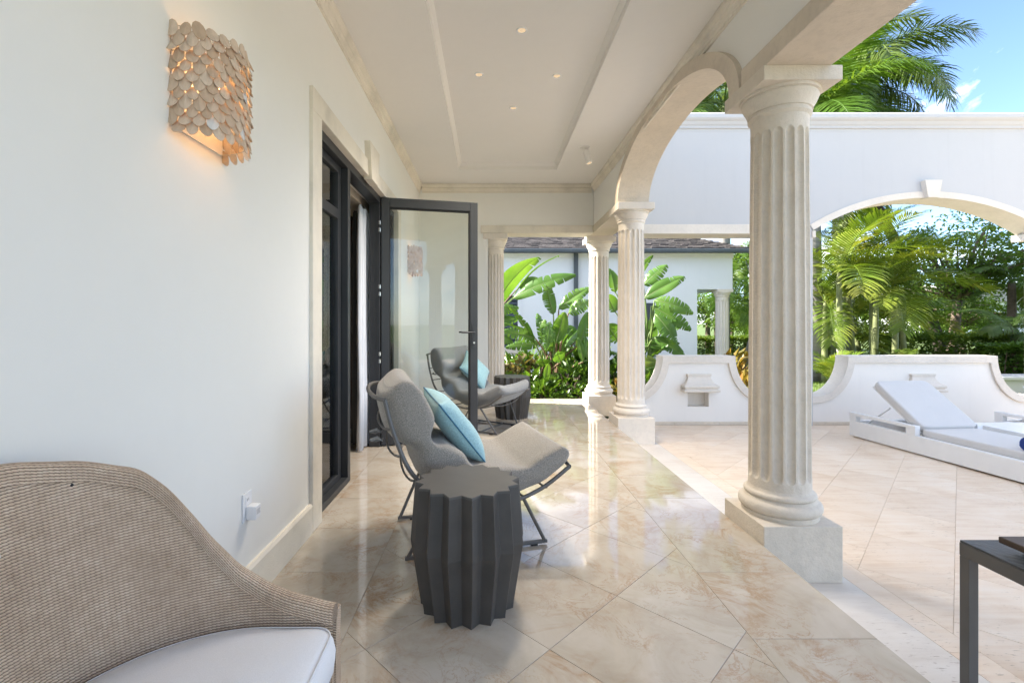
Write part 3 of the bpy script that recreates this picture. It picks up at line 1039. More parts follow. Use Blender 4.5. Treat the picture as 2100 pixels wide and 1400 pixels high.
# ================================================================== NEIGHBOURING HOUSE
HY = 13.0
house = thing('garden_house', 'white single-storey house with dark shingle roof behind the planting bed', 'building', (2.0, HY, -0.3))
HX0, HX1, HC = -6.0, 5.74, 6.72
m = MB()
m.box(HX0, 0.28, HY, HY+0.3, -0.3, 3.12); m.box(0.80, HX1, HY, HY+0.3, -0.3, 3.12)
m.box(0.28, 0.80, HY, HY+0.3, -0.3, 0.52); m.box(0.28, 0.80, HY, HY+0.3, 1.97, 3.12)
m.box(HX1-0.3, HX1, HY+0.301, HY+3, -0.3, 3.12)
m.box(HX1, HC, HY, HY+0.3, 2.13, 3.12)
m.box(HC-0.3, HC, HY+0.301, HY+3, 2.13, 3.12)
wbuild(m, 'wall', 'house_paint', house)
wbuild(MB().box(HX0, HC+0.02, HY-0.02, HY+0.3, 2.99, 3.14), 'eaves_band', 'house_paint', house)
win = wbuild(MB().box(0.22, 0.30, HY-0.03, HY+0.04, 0.52, 2.03).box(0.78, 0.86, HY-0.03, HY+0.04, 0.52, 2.03).box(0.301, 0.779, HY-0.03, HY+0.04, 1.95, 2.03), 'window', 'house_paint', house)
wbuild(MB().box(0.12, 0.96, HY-0.07, HY+0.06, 0.36, 0.515), 'sill', 'pale_stone', win, bevel=0.01)
for k in range(13):
    z = 0.57+k*0.108
    s_ = MB().add([(0.30, HY+0.00, z-0.045), (0.78, HY+0.00, z-0.045), (0.78, HY+0.05, z+0.05), (0.30, HY+0.05, z+0.05),
                   (0.30, HY+0.015, z-0.05), (0.78, HY+0.015, z-0.05), (0.78, HY+0.065, z+0.045), (0.30, HY+0.065, z+0.045)],
                  [(0, 1, 2, 3), (7, 6, 5, 4), (0, 4, 5, 1), (1, 5, 6, 2), (2, 6, 7, 3), (3, 7, 4, 0)])
    wbuild(s_, 'slat', 'shutter', win)
wbuild(MB().box(0.30, 0.78, HY+0.08, HY+0.10, 0.5, 2.0), 'shutter_back', 'shutter', win)
# second shutter window hidden mostly by leaves
wbuild(MB().box(3.55, 4.55, HY-0.025, HY+0.01, 0.75, 1.75), 'window', 'shutter', house)
wbuild(MB().box(2.32, 2.43, HY-0.13, HY-0.02, -0.3, 3.13), 'downpipe', 'gutter', house, bevel=0.01)
# roof: battered slope with shingle courses
EZ = 3.20
RP = math.tan(rad(24))
def roof_pt(x, d):     # d metres in from the eave
    return (x, HY-0.32+d, EZ+d*RP)
m = MB()
m.add([roof_pt(HX0, 0), roof_pt(HC+0.3, 0), roof_pt(HC+0.3-1.85, 1.85), roof_pt(HX0, 1.85)], [(0, 1, 2, 3)])
m.add([roof_pt(HC+0.3, 0), (HC+0.3, HY+3.4, EZ), roof_pt(HC+0.3-1.85, 1.85)], [(0, 1, 2)])
m.add([(HX0, HY-0.32, EZ-0.02), (HC+0.3, HY-0.32, EZ-0.02), (HC+0.3, HY+3.4, EZ-0.02), (HX0, HY+3.4, EZ-0.02)], [(3, 2, 1, 0)])
rf = wbuild(m, 'roof', 'shingle', house)
rnd = random.Random(3)
m = MB()
crs = 0.13
for r in range(13):
    d0 = r*crs
    x = HX0
    while x < HC+0.3-d0-0.05:
        wd = rnd.uniform(0.10, 0.24)
        x1_ = min(x+wd, HC+0.3-d0)
        lift = rnd.uniform(0.010, 0.034)
        a0, a1 = d0-rnd.uniform(0, 0.02), d0+crs+0.03
        p = [roof_pt(x+0.004, a0), roof_pt(x1_-0.004, a0), roof_pt(x1_-0.004, a1), roof_pt(x+0.004, a1)]
        v = p + [(p[0][0], p[0][1], p[0][2]+lift+0.014), (p[1][0], p[1][1], p[1][2]+lift+0.014), (p[2][0], p[2][1], p[2][2]+0.012), (p[3][0], p[3][1], p[3][2]+0.012)]
        m.add(v, [(4, 5, 6, 7), (0, 1, 5, 4), (1, 2, 6, 5), (3, 0, 4, 7)])
        x = x1_
sh_ = wbuild(m, 'shingles', 'shingle', rf)
sh_['kind'] = 'stuff'
m = MB()
prf = [(HY-0.325, 3.19), (HY-0.43, 3.19), (HY-0.445, 3.17), (HY-0.44, 3.10), (HY-0.42, 3.075), (HY-0.345, 3.075), (HY-0.325, 3.10)]
m.prism(prf, 'x', HX0, HC+0.36)
wbuild(m, 'gutter', 'gutter', house)
wbuild(MB().box(HX0, HC+0.28, HY-0.30, HY-0.021, 3.125, 3.16), 'soffit', 'house_paint', house)
hc = {}
for nm, mb in fluted(2.43, ph=0.12, plinth=0.42, r0=0.175, r1=0.165, rb=0.20, n_per=6).items():
    me = mb.mesh(nm, MAT['pale_stone'], nm not in ('plinth', 'abacus'))
    if nm in ('base', 'capital', 'shaft'): me.set_sharp_from_angle(angle=rad(38))
    hc[nm] = me
column('slim fluted column at the open corner of the shingle-roofed house', (6.50, HY+0.15, -0.30), hc)

# ================================================================== PORCH FITTINGS
def scone_mesh():
    """one coconut-shell scale, tip down, hung from its upper end"""
    m = MB()
    n = 12
    f, b = [], []
    for k in range(n):
        a = 2*math.pi*k/n
        u, v = 0.0182*math.sin(a), 0.0285*math.cos(a)
        taper = 1.0-0.18*(v/0.0285)*-1 if v < 0 else 1.0
        dome = 0.004*(1-(u/0.0182)**2)
        f.append((u*taper, -dome-0.0012, v)); b.append((u*taper, -dome+0.0012, v))
    m.add(f+[(0, -0.0055, 0)], [(k, (k+1) % n, n) for k in range(n)])
    m.add(b, [tuple(reversed(range(n)))])
    m.add(f+b, [(k, n+k, n+(k+1) % n, (k+1) % n) for k in range(n)])
    return m
def shell_mat(name, c0, c1):
    t = NT(name)
    vec = t.coord('Object', rnd=21.0, scale=(60, 60, 25))
    f = t.noise(vec, 1.5, 4)
    oi = t.node('ShaderNodeObjectInfo')
    c = t.mix(oi.outputs['Random'], c0, c1)
    c = t.mix(t.ramp(f, [(0.35, 0.3), (0.6, 0.0)]), c, tuple(x*0.7 for x in c0))
    t.color(c)
    t.set(Roughness=0.55)
    MAT[name] = t.m
shell_mat('shell', (0.53, 0.375, 0.255), (0.70, 0.555, 0.425))
shell_mat('shell_pale', (0.72, 0.69, 0.66), (0.80, 0.78, 0.76))
scale_me = scone_mesh().mesh('scale', MAT['shell'], False)
scale_me2 = scone_mesh().mesh('scale_pale', MAT['shell_pale'], False)
def sconce(label, y):
    """half-round shade on the wall; local +x away from the wall"""
    e = thing('wall_sconce', label, 'wall lamp', (WX, y, 1.83), 0, None)
    a, p, H = 0.142, 0.155, 0.335
    r = random.Random(11)
    rows, cols = 12, 13
    for i in range(rows):
        z = H-0.018-i*(H-0.02)/(rows-1)
        for k in range(cols):
            t = math.pi*(k+0.5*(i % 2)+0.25)/(cols+0.0)
            if t > math.pi-0.02: continue
            px, py = p*math.sin(t), -a*math.cos(t)
            nx, ny = math.sin(t)/p, -math.cos(t)/a
            ang_ = math.atan2(ny, nx)+math.pi/2
            o = link('scale', scale_me2 if r.random() < 0.04 else scale_me, e, (px+0.006*math.cos(ang_-math.pi/2), py+0.006*math.sin(ang_-math.pi/2), z+r.uniform(-0.005, 0.005)),
                     (rad(-17+r.uniform(-11, 11)), r.uniform(-0.34, 0.34), ang_))
            s_ = r.uniform(0.9, 1.1)
            o.scale = (s_, 1, s_*r.uniform(0.95, 1.1))
    fr = MB()
    for z in (0.012, 0.09, 0.17, 0.25, 0.33):
        fr.tube([(p*math.sin(math.pi*k/24), -a*math.cos(math.pi*k/24), z) for k in range(25)], 0.0017, 5)
    for k in range(0, 13):
        t = math.pi*k/12
        fr.tube([(p*math.sin(t), -a*math.cos(t), 0.012), (p*math.sin(t), -a*math.cos(t), 0.33)], 0.0012, 4)
    fr.build('wire_frame', MAT['steel'], e)
    MB().box(0.0015, 0.006, -a, a, 0.008, 0.334).build('back_plate', MAT['ceiling_paint'], e)
    MB().tube([(0.006, 0, 0.15), (0.055, 0, 0.15)], 0.014, 12).build('lamp_holder', MAT['steel'], e, autosmooth=40)
    MB().lathe([(0.004, 0), (0.012, 0.012), (0.022, 0.035), (0.026, 0.055), (0.02, 0.075), (0.006, 0.085)], 14, 0.06, 0).build('bulb', MAT['bulb_glow'], e, smooth=True, loc=(0, 0, 0.13))
    ld = bpy.data.lights.new('sconce_lamp', 'POINT')
    ld.energy = 0.2; ld.color = (1.0, 0.58, 0.24); ld.shadow_soft_size = 0.02
    lo = bpy.data.objects.new('lamp', ld); COL.objects.link(lo); lo.parent = e; lo.location = (0.095, 0, 0.17)
    return e
sconce('lit wall sconce of overlapping shell scales on the wall above the wall socket', 1.66)
sconce('lit shell-scale wall sconce by the corner behind the glass door', 6.05)

def downlight(label, x, y):
    e = thing('ceiling_downlight', label, 'ceiling light', (x, y, CT), 0, 'recessed downlights in the ceiling tray')
    ring = MB()
    prof = [(0.028, -0.001), (0.034, -0.006), (0.041, -0.004), (0.041, 0.0)]
    rows = [[(r*math.cos(2*math.pi*k/28), r*math.sin(2*math.pi*k/28), z) for k in range(28)] for r, z in prof]
    ring.grid(rows, closed_u=True)
    ring.build('trim_ring', MAT['white_metal'], e, smooth=True)
    d = MB(); d.add([(0.0285*math.cos(2*math.pi*k/24), 0.0285*math.sin(2*math.pi*k/24), -0.0015) for k in range(24)], [tuple(reversed(range(24)))])
    d.build('lens', MAT['lamp_glow'], e)
    ld = bpy.data.lights.new('downlight_lamp', 'SPOT')
    ld.energy = 48; ld.color = (1.0, 0.90, 0.78); ld.spot_size = rad(118); ld.spot_blend = 1.0; ld.shadow_soft_size = 0.11
    lo = bpy.data.objects.new('lamp', ld); COL.objects.link(lo); lo.parent = e; lo.location = (0, 0, -0.012)
for x, y, lb in ((0.232, 3.385, 'round lit downlight at the head of the diamond of four in the ceiling tray'),
                 (-0.09, 3.99, 'round lit downlight of the diamond of four, on the glazed door side'),
                 (0.574, 4.01, 'round lit downlight of the diamond of four, on the arcade side'),
                 (0.234, 4.61, 'round lit downlight of the diamond of four, towards the planting bed')):
    downlight(lb, x, y)
e = thing('ceiling_spotlight', 'small cream cylinder spotlight hanging from the ceiling margin near the arch', 'spotlight', (1.10, 5.42, CZ))
MB().lathe([(0.052, -0.012), (0.055, -0.009), (0.055, 0.0)], 24).build('mount', MAT['ceiling_paint'], e, autosmooth=40)
MB().tube([(0, 0, -0.01), (0.008, -0.004, -0.045)], 0.007, 8).build('stem', MAT['ceiling_paint'], e)
d0, d1 = Vector((0.006, -0.003, -0.04)), Vector((0.045, -0.03, -0.19))
MB().tube([d0, d1], 0.033, 20).build('barrel', MAT['ceiling_paint'], e, autosmooth=40)
dd = (d1-d0).normalized()
MB().tube([d1-dd*0.002, d1+dd*0.0015], 0.027, 20).build('lens', MAT['lamp_glow'], e)
ld = bpy.data.lights.new('spotlight_lamp', 'SPOT')
ld.energy = 14; ld.color = (1.0, 0.86, 0.68); ld.spot_size = rad(110); ld.spot_blend = 1.0; ld.shadow_soft_size = 0.027
lo = bpy.data.objects.new('lamp', ld); COL.objects.link(lo); lo.parent = e; lo.location = d1+dd*0.006
lo.rotation_euler = (-dd).to_track_quat('Z', 'Y').to_euler()

e = thing('wall_socket', 'white wall socket plate low on the wall by the woven armchair', 'socket', (WX, 1.99, 0.365))
MB().box(0.0003, 0.006, -0.036, 0.036, 0, 0.12).build('plate', MAT['white_plastic'], e, bevel=0.002)
MB().box(0.0055, 0.0075, -0.017, 0.017, 0.072, 0.104).build('outlet', MAT['white_plastic'], e, bevel=0.001)
for dy in (-0.006, 0.006):
    MB().box(0.0072, 0.0079, dy-0.001, dy+0.001, 0.084, 0.095).build('slot', MAT['rubber'], e)
e = thing('plug_adapter', 'white cube charger plugged into the wall socket', 'charger', (WX+0.0065, 1.995, 0.372))
MB().box(0, 0.042, -0.024, 0.024, 0, 0.058).build('body', MAT['white_plastic'], e, bevel=0.005, seg=3)
mk = MB()      # the small grey print on its face
rr_ = random.Random(4)
for r_ in range(4):
    yy = -0.014
    while yy < 0.012:
        w_ = rr_.uniform(0.002, 0.005)
        mk.box(0.0419, 0.0424, yy, yy+w_, 0.022+r_*0.0055, 0.0245+r_*0.0055)
        yy += w_+0.0016
mk.build('print', MAT['chrome_grey'], e)

# curtains inside the door
def curtain(name, label, x, y0, y1, amp, waves, mat):
    m = MB()
    n = waves*14
    rows = []
    for z, s_ in ((0.012, 1.0), (0.5, 0.95), (1.2, 0.9), (1.9, 0.8), (2.30, 0.6)):
        rows.append([(x+amp*s_*math.sin(2*math.pi*waves*k/n)+0.008*math.sin(k*0.6+z*3), y0+(y1-y0)*k/n, z) for k in range(n+1)])
    m.grid(rows)
    o = m.build(name, MAT[mat], None, smooth=True)
    s2_ = o.modifiers.new('thick', 'SOLIDIFY'); s2_.thickness = 0.003
    return tag(o, label, 'curtain')
curtain('sheer_curtain', 'white sheer curtain gathered inside the open glazed door', -1.218, 4.36, 4.78, 0.030, 5, 'curtain_sheer')
curtain('dark_curtain', 'dark grey curtain gathered behind the white sheer curtain', -1.335, 4.60, 5.20, 0.045, 5, 'curtain_dark')

# ================================================================== FURNITURE
# ---- pleated drum table
def drum(n=16):
    def ring(r, z, ph=0.12):
        out = []
        for k in range(2*n):
            a = math.pi*k/n+ph
            q = r if k % 2 == 0 else r*0.855
            out.append((q*math.cos(a), q*math.sin(a), z))
        return out
    body = MB()
    body.grid([ring(0.203, 0.0), ring(0.2035, 0.012), ring(0.246, 0.275), ring(0.2275, 0.512)], closed_u=True)
    body.add(ring(0.203, 0.0), [tuple(reversed(range(2*n)))])
    top = MB()
    top.grid([ring(0.2275, 0.5122), ring(0.2265, 0.5195), ring(0.2235, 0.522)], closed_u=True)
    top.add(ring(0.2235, 0.522), [tuple(range(2*n))])
    return body, top
b_, t_ = drum()
drum_t = thing('drum_table', 'dark grey pleated drum side table in front of the boucle lounge chair', 'side table', (-0.095, 2.04, 0), 0, 'pleated drum tables')
b_.build('body', MAT['table_dark'], drum_t, bevel=0.003)
t_.build('top', MAT['table_top_dark'], drum_t)
copy_tree(drum_t, (0.285, 6.0, 0), 0.3, label='dark grey pleated drum side table between the far lounge chair and the planting bed')

# ---- lounge chair: local x forward
def lounge_chair(label, loc, rz, cushion_mat):
    e = thing('lounge_chair', label, 'lounge chair', loc, rz, None)
    rail = catmull([(-0.50, 0.83), (-0.455, 0.66), (-0.37, 0.47), (-0.22, 0.345), (-0.05, 0.285), (0.12, 0.280), (0.30, 0.330), (0.465, 0.435)], 6)
    nR = len(rail)
    HWp = lambda i: 0.335+0.03*math.sin(math.pi*min(1, i/(nR-1)*1.2))
    f = MB()
    left = [(x, -HWp(i), z) for i, (x, z) in enumerate(rail)]
    right = [(x, HWp(i), z) for i, (x, z) in enumerate(rail)]
    topbar = [(-0.50-0.075*math.sin(math.pi*k/12), 0.335*math.cos(math.pi*k/12)*-1, 0.83+0.012*math.sin(math.pi*k/12)) for k in range(13)]
    f.tube(left, 0.011, 8); f.tube(right, 0.011, 8); f.tube(topbar, 0.011, 8)
    f.tube([left[-1], (0.482, -0.2, 0.440), (0.482, 0.2, 0.440), right[-1]], 0.010, 8)
    f.build('frame', MAT['frame_metal'], e, autosmooth=40)
    for i in range(5, nR-2, 4):
        x, z = rail[i]
        d = Vector((rail[min(i+1, nR-1)][0]-rail[i-1][0], 0, rail[min(i+1, nR-1)][1]-rail[i-1][1])).normalized()
        nrm = Vector((-d.z, 0, d.x))*-1
        if nrm.z > 0 or nrm.x > 0.9: nrm = -nrm
        bow = 0.06 if z > 0.33 else 0.025
        MB().tube([Vector((x, HWp(i)*math.cos(math.pi*k/10)*-1, z))+nrm*bow*math.sin(math.pi*k/10) for k in range(11)], 0.006, 6).build('crossbar', MAT['frame_metal'], e, smooth=True)
    for s_ in (-1, 1):
        fx, rx, fy = 0.355, -0.385, 0.255*s_
        MB().tube([(0.20, 0.335*s_, 0.298), (fx, fy, 0.016)], 0.0095, 8).build('leg', MAT['frame_metal'], e, autosmooth=40)
        MB().tube([(-0.22, 0.335*s_, 0.345), (rx, fy, 0.016)], 0.0095, 8).build('leg', MAT['frame_metal'], e, autosmooth=40)
        MB().box(rx-0.012, fx+0.012, fy-0.010, fy+0.010, 0.008, 0.024).build('runner', MAT['frame_metal'], e, bevel=0.002)
        for x in (rx+0.06, fx-0.08):
            MB().box(x, x+0.035, fy-0.012, fy+0.012, 0.0005, 0.0085).build('foot_pad', MAT['rubber'], e)
    for x in (-0.12, 0.16):
        MB().tube([(x, -0.255, 0.016), (x, 0.255, 0.016)], 0.008, 8).build('stretcher', MAT['frame_metal'], e, smooth=True)
    # cushion swept along the shell; (x, z, thickness)
    path = catmull([(-0.47, 0.885, 0.05), (-0.458, 0.86, 0.17), (-0.425, 0.76, 0.235), (-0.38, 0.655, 0.225), (-0.338, 0.578, 0.095), (-0.285, 0.50, 0.20), (-0.19, 0.425, 0.225),
                    (-0.095, 0.372, 0.155), (0.0, 0.345, 0.185), (0.13, 0.338, 0.18), (0.24, 0.352, 0.135), (0.33, 0.388, 0.15), (0.43, 0.45, 0.135), (0.47, 0.486, 0.10), (0.485, 0.50, 0.02)], 5)
    def cushion(y_half, lift):
        m = MB()
        rows = []
        n = 40
        for i, (x, z, th) in enumerate(path):
            a, b = path[max(i-1, 0)], path[min(i+1, len(path)-1)]
            d = Vector((b[0]-a[0], 0, b[2-1]-a[1])).normalized()
            up = Vector((-d.z, 0, d.x))
            if up.z < 0 and up.x < 0: up = -up
            endf = min(1.0, min(i, len(path)-1-i)/4.0)
            hw = y_half*(0.90+0.10*math.sqrt(endf))
            row = []
            for k in range(n):
                an = 2*math.pi*k/n
                ca, sa = math.cos(an), math.sin(an)
                yy = hw*math.copysign(abs(ca)**0.32, ca)
                tt = 0.5*th*math.copysign(abs(sa)**0.62, sa)
                edge = (yy/y_half)**2
                wr = 0.006*mnoise.noise(Vector((x*9, yy*7, z*9)))
                c = Vector((x, yy, z))+up*(tt+0.5*th*0.15+wr+0.045*edge*edge)
                row.append(c)
            rows.append(row)
        m.grid(rows, closed_u=True)
        m.add(rows[0], [tuple(range(n))]); m.add(rows[-1], [tuple(reversed(range(n)))])
        return m
    c = cushion(0.342, 0.0)
    co = c.build('cushion', MAT[cushion_mat], e, smooth=True)
    for yy in (-0.17, 0.02):
        tie = MB()
        tie.tube([(-0.505, yy-0.03, 0.60), (-0.53, yy-0.01, 0.615), (-0.56, yy+0.01, 0.60), (-0.535, yy+0.03, 0.59), (-0.50, yy+0.02, 0.60)], [0.004, 0.008, 0.009, 0.008, 0.004], 7)
        tie.build('tie', MAT['smooth_grey'], co, smooth=True)
    return e
lc1 = lounge_chair('grey boucle lounge chair on a wire frame behind the pleated drum table', (-0.108, 2.714, 0), rad(15), 'boucle_grey')
lc2 = lounge_chair('smooth grey lounge chair on a wire frame behind the open glass door', (-0.11, 5.42, 0), rad(-30), 'smooth_grey')

# ---- throw pillow
def pillow(label, M, size=0.42, thick=0.15):
    n = 22
    def P(u, v, s_):
        pin = 1-0.075*((u*u)*(1-v*v)*0+(1-u*u)*v*v*0)
        x = u*size/2*(1-0.09*(1-v*v)); y = v*size/2*(1-0.09*(1-u*u))
        h = thick/2*((1-u**4)*(1-v**4))**0.55
        h += 0.006*mnoise.noise(Vector((u*2.3, v*2.3, s_*3)))*(1-u*u)*(1-v*v)
        return M @ Vector((x, y, s_*h))
    m = MB()
    us = [-math.cos(math.pi*k/n) for k in range(n+1)]
    m.grid([[P(u, v, 1) for u in us] for v in us])
    m.grid([[P(u, v, -1) for u in reversed(us)] for v in us])
    o = m.build('throw_pillow', MAT['pillow_blue'], None, smooth=True)
    tag(o, label, 'pillow')
    ed = [(u, -1) for u in us] + [(1, v) for v in us[1:]] + [(u, 1) for u in reversed(us[:-1])] + [(-1, v) for v in reversed(us[1:-1])]
    p = [P(u, v, 0) for u, v in ed]
    pp = MB().tube(p+[p[0]], 0.0042, 6)
    pp.build('piping', MAT['piping_blue'], o, smooth=True)
    return o
def frame_at(chair_loc, chair_rz, local, tilt, yaw=0.0, roll=0.0):
    return (Matrix.Translation(chair_loc) @ Matrix.Rotation(chair_rz, 4, 'Z') @ Matrix.Translation(local)
            @ Matrix.Rotation(yaw, 4, 'Z') @ Matrix.Rotation(tilt, 4, 'Y') @ Matrix.Rotation(roll, 4, 'Z'))
pillow('light blue throw pillow leaning on the boucle lounge chair', frame_at(lc1.location, rad(15), (-0.11, -0.03, 0.635), rad(52), rad(0), rad(6)))
pillow('light blue throw pillow tilted on the smooth grey lounge chair behind the door', frame_at(lc2.location, rad(-30), (-0.105, 0.06, 0.645), rad(54), rad(0), rad(32)), 0.40)

# ---- woven armchair against the wall
ach = thing('woven_armchair', 'tan woven barrel armchair with white seat cushion against the white wall', 'armchair', (-0.65, 0.83, 0))
cx0, cy0, rr0 = -0.55, 0.83, 0.42
def plan(s):
    """s in metres along the U, 0 at the middle of the back, positive towards the far arm"""
    q = rr0*math.pi/2
    sg = 1 if s >= 0 else -1
    s_ = abs(s)
    if s_ <= q:
        a = s_/rr0
        return Vector((cx0-rr0*math.cos(a), cy0+sg*rr0*math.sin(a))), Vector((-math.cos(a), sg*math.sin(a)))
    return Vector((cx0+(s_-q), cy0+sg*rr0)), Vector((0, sg))
SMAX = rr0*math.pi/2+0.155
rim_pts = [(0.0, 0.915), (0.09, 0.911), (0.21, 0.885), (0.33, 0.842), (0.39, 0.785), (0.44, 0.715), (0.50, 0.630), (0.565, 0.560), (0.64, 0.515), (0.72, 0.487), (0.815, 0.465)]
def rim(s):
    s = abs(s)
    for (a, b), (c, d) in zip(rim_pts[:-1], rim_pts[1:]):
        if s <= c:
            t = (s-a)/(c-a)
            t = t*t*(3-2*t)*0.35+t*0.65
            return b+(d-b)*t
    return rim_pts[-1][1]
nS, nV = 150, 26
sh = MB()
rows_i, rows_o, uv_i, uv_o = [], [], [], []
Sg = [-SMAX+2*SMAX*i/nS for i in range(nS+1)]
for j in range(nV+1):
    ri, ro, ui = [], [], []
    for s in Sg:
        p, nrm = plan(s)
        zt = sum(rim(s+d) for d in (-0.02, -0.01, 0, 0.01, 0.02))/5
        z = 0.20+(zt-0.20)*j/nV
        inset = 0.055*(1-(z-0.20)/0.72)
        flare = -inset
        q = p+nrm*flare
        ri.append((q.x-nrm.x*0.026, q.y-nrm.y*0.026, z)); ro.append((q.x, q.y, z))
        ui.append((s, z))
    rows_i.append(ri); rows_o.append(ro); uv_i.append(ui)
sh.grid(rows_i, uv=uv_i); sh.grid(rows_o, uv=uv_i)
shell_o = sh.build('shell', MAT['wicker'], ach, smooth=True, loc=-ach.location)
# rim roll, rectangular with rounded edges
rm = MB()
rws, uvr = [], []
acc = 0
prev = None
for i, s in enumerate(Sg):
    p, nrm = plan(s)
    a, b = rows_i[nV][i], rows_o[nV][i]
    c = Vector(((a[0]+b[0])/2, (a[1]+b[1])/2, a[2]))
    if prev is not None: acc += (c-prev).length
    prev = c
    ring_, ur = [], []
    per = 0
    prof = [(-0.020, -0.026), (-0.0215, 0.0), (-0.017, 0.010), (-0.008, 0.0145), (0.008, 0.0145), (0.017, 0.010), (0.0215, 0.0), (0.020, -0.026), (-0.020, -0.026)]
    for k, (a_, h_) in enumerate(prof):
        ring_.append((c.x+nrm.x*a_, c.y+nrm.y*a_, c.z+h_))
        if k: per += math.dist(prof[k-1], prof[k])
        ur.append((acc, per))
    rws.append(ring_); uvr.append(ur)
rm.grid(rws, uv=uvr)
rm.add(rws[0], [tuple(range(9))]); rm.add(rws[-1], [tuple(reversed(range(9)))])
rm.build('rim', MAT['wicker'], shell_o, smooth=True)
# stitched dark knots along the rim seam
for s in (0.44, 0.475, 0.585, 0.635, 0.79, 0.20):
    p, nrm = plan(s)
    z = rim(s)-0.034
    MB().lathe([(0.001, -0.004), (0.0042, 0.0), (0.001, 0.004)], 7).build('knot', MAT['rubber'], shell_o, loc=(p.x-nrm.x*0.030, p.y-nrm.y*0.030, z))
# front legs and apron
def wick_box(x0, x1, y0, y1, z0, z1):
    m = MB()
    pts = [(x0, y0), (x1, y0), (x1, y1), (x0, y1), (x0, y0)]
    per = [0]
    for a, b in zip(pts[:-1], pts[1:]): per.append(per[-1]+math.dist(a, b))
    m.grid([[(p[0], p[1], z) for p in pts] for z in (z0, z1)], uv=[[(q, z) for q in per] for z in (z0, z1)])
    m.add([(x0, y0, z1), (x1, y0, z1), (x1, y1, z1), (x0, y1, z1)], [(0, 1, 2, 3)], [[(x0, y0), (x1, y0), (x1, y1), (x0, y1)]])
    return m
for yy in (1.235, 0.425):
    wick_box(-0.432, -0.396, yy-0.022, yy+0.016, 0.0, 0.455).build('leg', MAT['wicker'], ach, loc=-ach.location)
for yy in (1.02, 0.64):
    wick_box(-0.90, -0.865, yy-0.018, yy+0.018, 0.0, 0.215).build('leg', MAT['wicker'], ach, loc=-ach.location)
wick_box(-0.42, -0.398, 0.445, 1.212, 0.23, 0.325).build('apron', MAT['wicker'], ach, loc=-ach.location)
wick_box(-0.86, -0.425, 0.47, 1.19, 0.21, 0.30).build('seat_deck', MAT['wicker'], ach, loc=-ach.location)
# seat cushion: plan outline inset from the shell, rounded edges
def seat_outline(ins):
    pts = []
    fr = -0.378-ins
    for k in range(0, 61):
        s = -SMAX+0.02+(2*SMAX-0.04)*k/60
        p, nrm = plan(s)
        q = p-nrm*(0.072+ins)
        if q.x < fr-0.045: pts.append((q.x, q.y))
    ytop, ybot = pts[-1][1], pts[0][1]
    rc = 0.045
    far = [(fr-rc+rc*math.sin(math.pi/2*k/8), ytop-rc+rc*math.cos(math.pi/2*k/8)) for k in range(9)]
    side = [(fr+0.006*math.sin(math.pi*k/10), ytop-rc+(ybot+rc-ytop+rc)*k/10) for k in range(1, 10)]
    near = [(fr-rc+rc*math.cos(math.pi/2*k/8), ybot+rc-rc*math.sin(math.pi/2*k/8)) for k in range(9)]
    return pts+far+side+near
prof = [(0.03, 0.335), (0.010, 0.340), (0.0, 0.355), (-0.003, 0.385), (-0.004, 0.400), (0.0, 0.425), (0.008, 0.440), (0.022, 0.449), (0.06, 0.455), (0.14, 0.461), (0.24, 0.464)]
cu = MB()
rows = [[(x, y, z+0.002*mnoise.noise(Vector((x*7, y*7, 0)))) for x, y in seat_outline(i_)] for i_, z in prof if i_ <= 0.06]
base_o = seat_outline(0.06)
cc = Vector((sum(p[0] for p in base_o)/len(base_o), sum(p[1] for p in base_o)/len(base_o)))
for f_, dz in ((0.8, 0.0035), (0.55, 0.007), (0.3, 0.009), (0.02, 0.0095)):
    rows.append([(cc.x+(x-cc.x)*f_, cc.y+(y-cc.y)*f_, 0.455+dz+0.003*mnoise.noise(Vector((x*6*f_, y*6, f_)))) for x, y in base_o])
cu.grid(rows, closed_u=True)
cu.add(rows[0], [tuple(reversed(range(len(rows[0]))))])
cush = cu.build('seat_cushion', MAT['cushion_white'], ach, smooth=True, loc=-ach.location)
sm_ = [(x, y, 0.4415) for x, y in seat_outline(0.0065)]
MB().tube(sm_+[sm_[0]], 0.0022, 5).build('seam', MAT['cushion_white'], cush, smooth=True)
# small white tie on the back
MB().tube([(-0.917, 0.866, 0.80), (-0.911, 0.870, 0.785), (-0.907, 0.871, 0.765)], 0.0012, 6).build('tie', MAT['cushion_white'], shell_o, smooth=True)

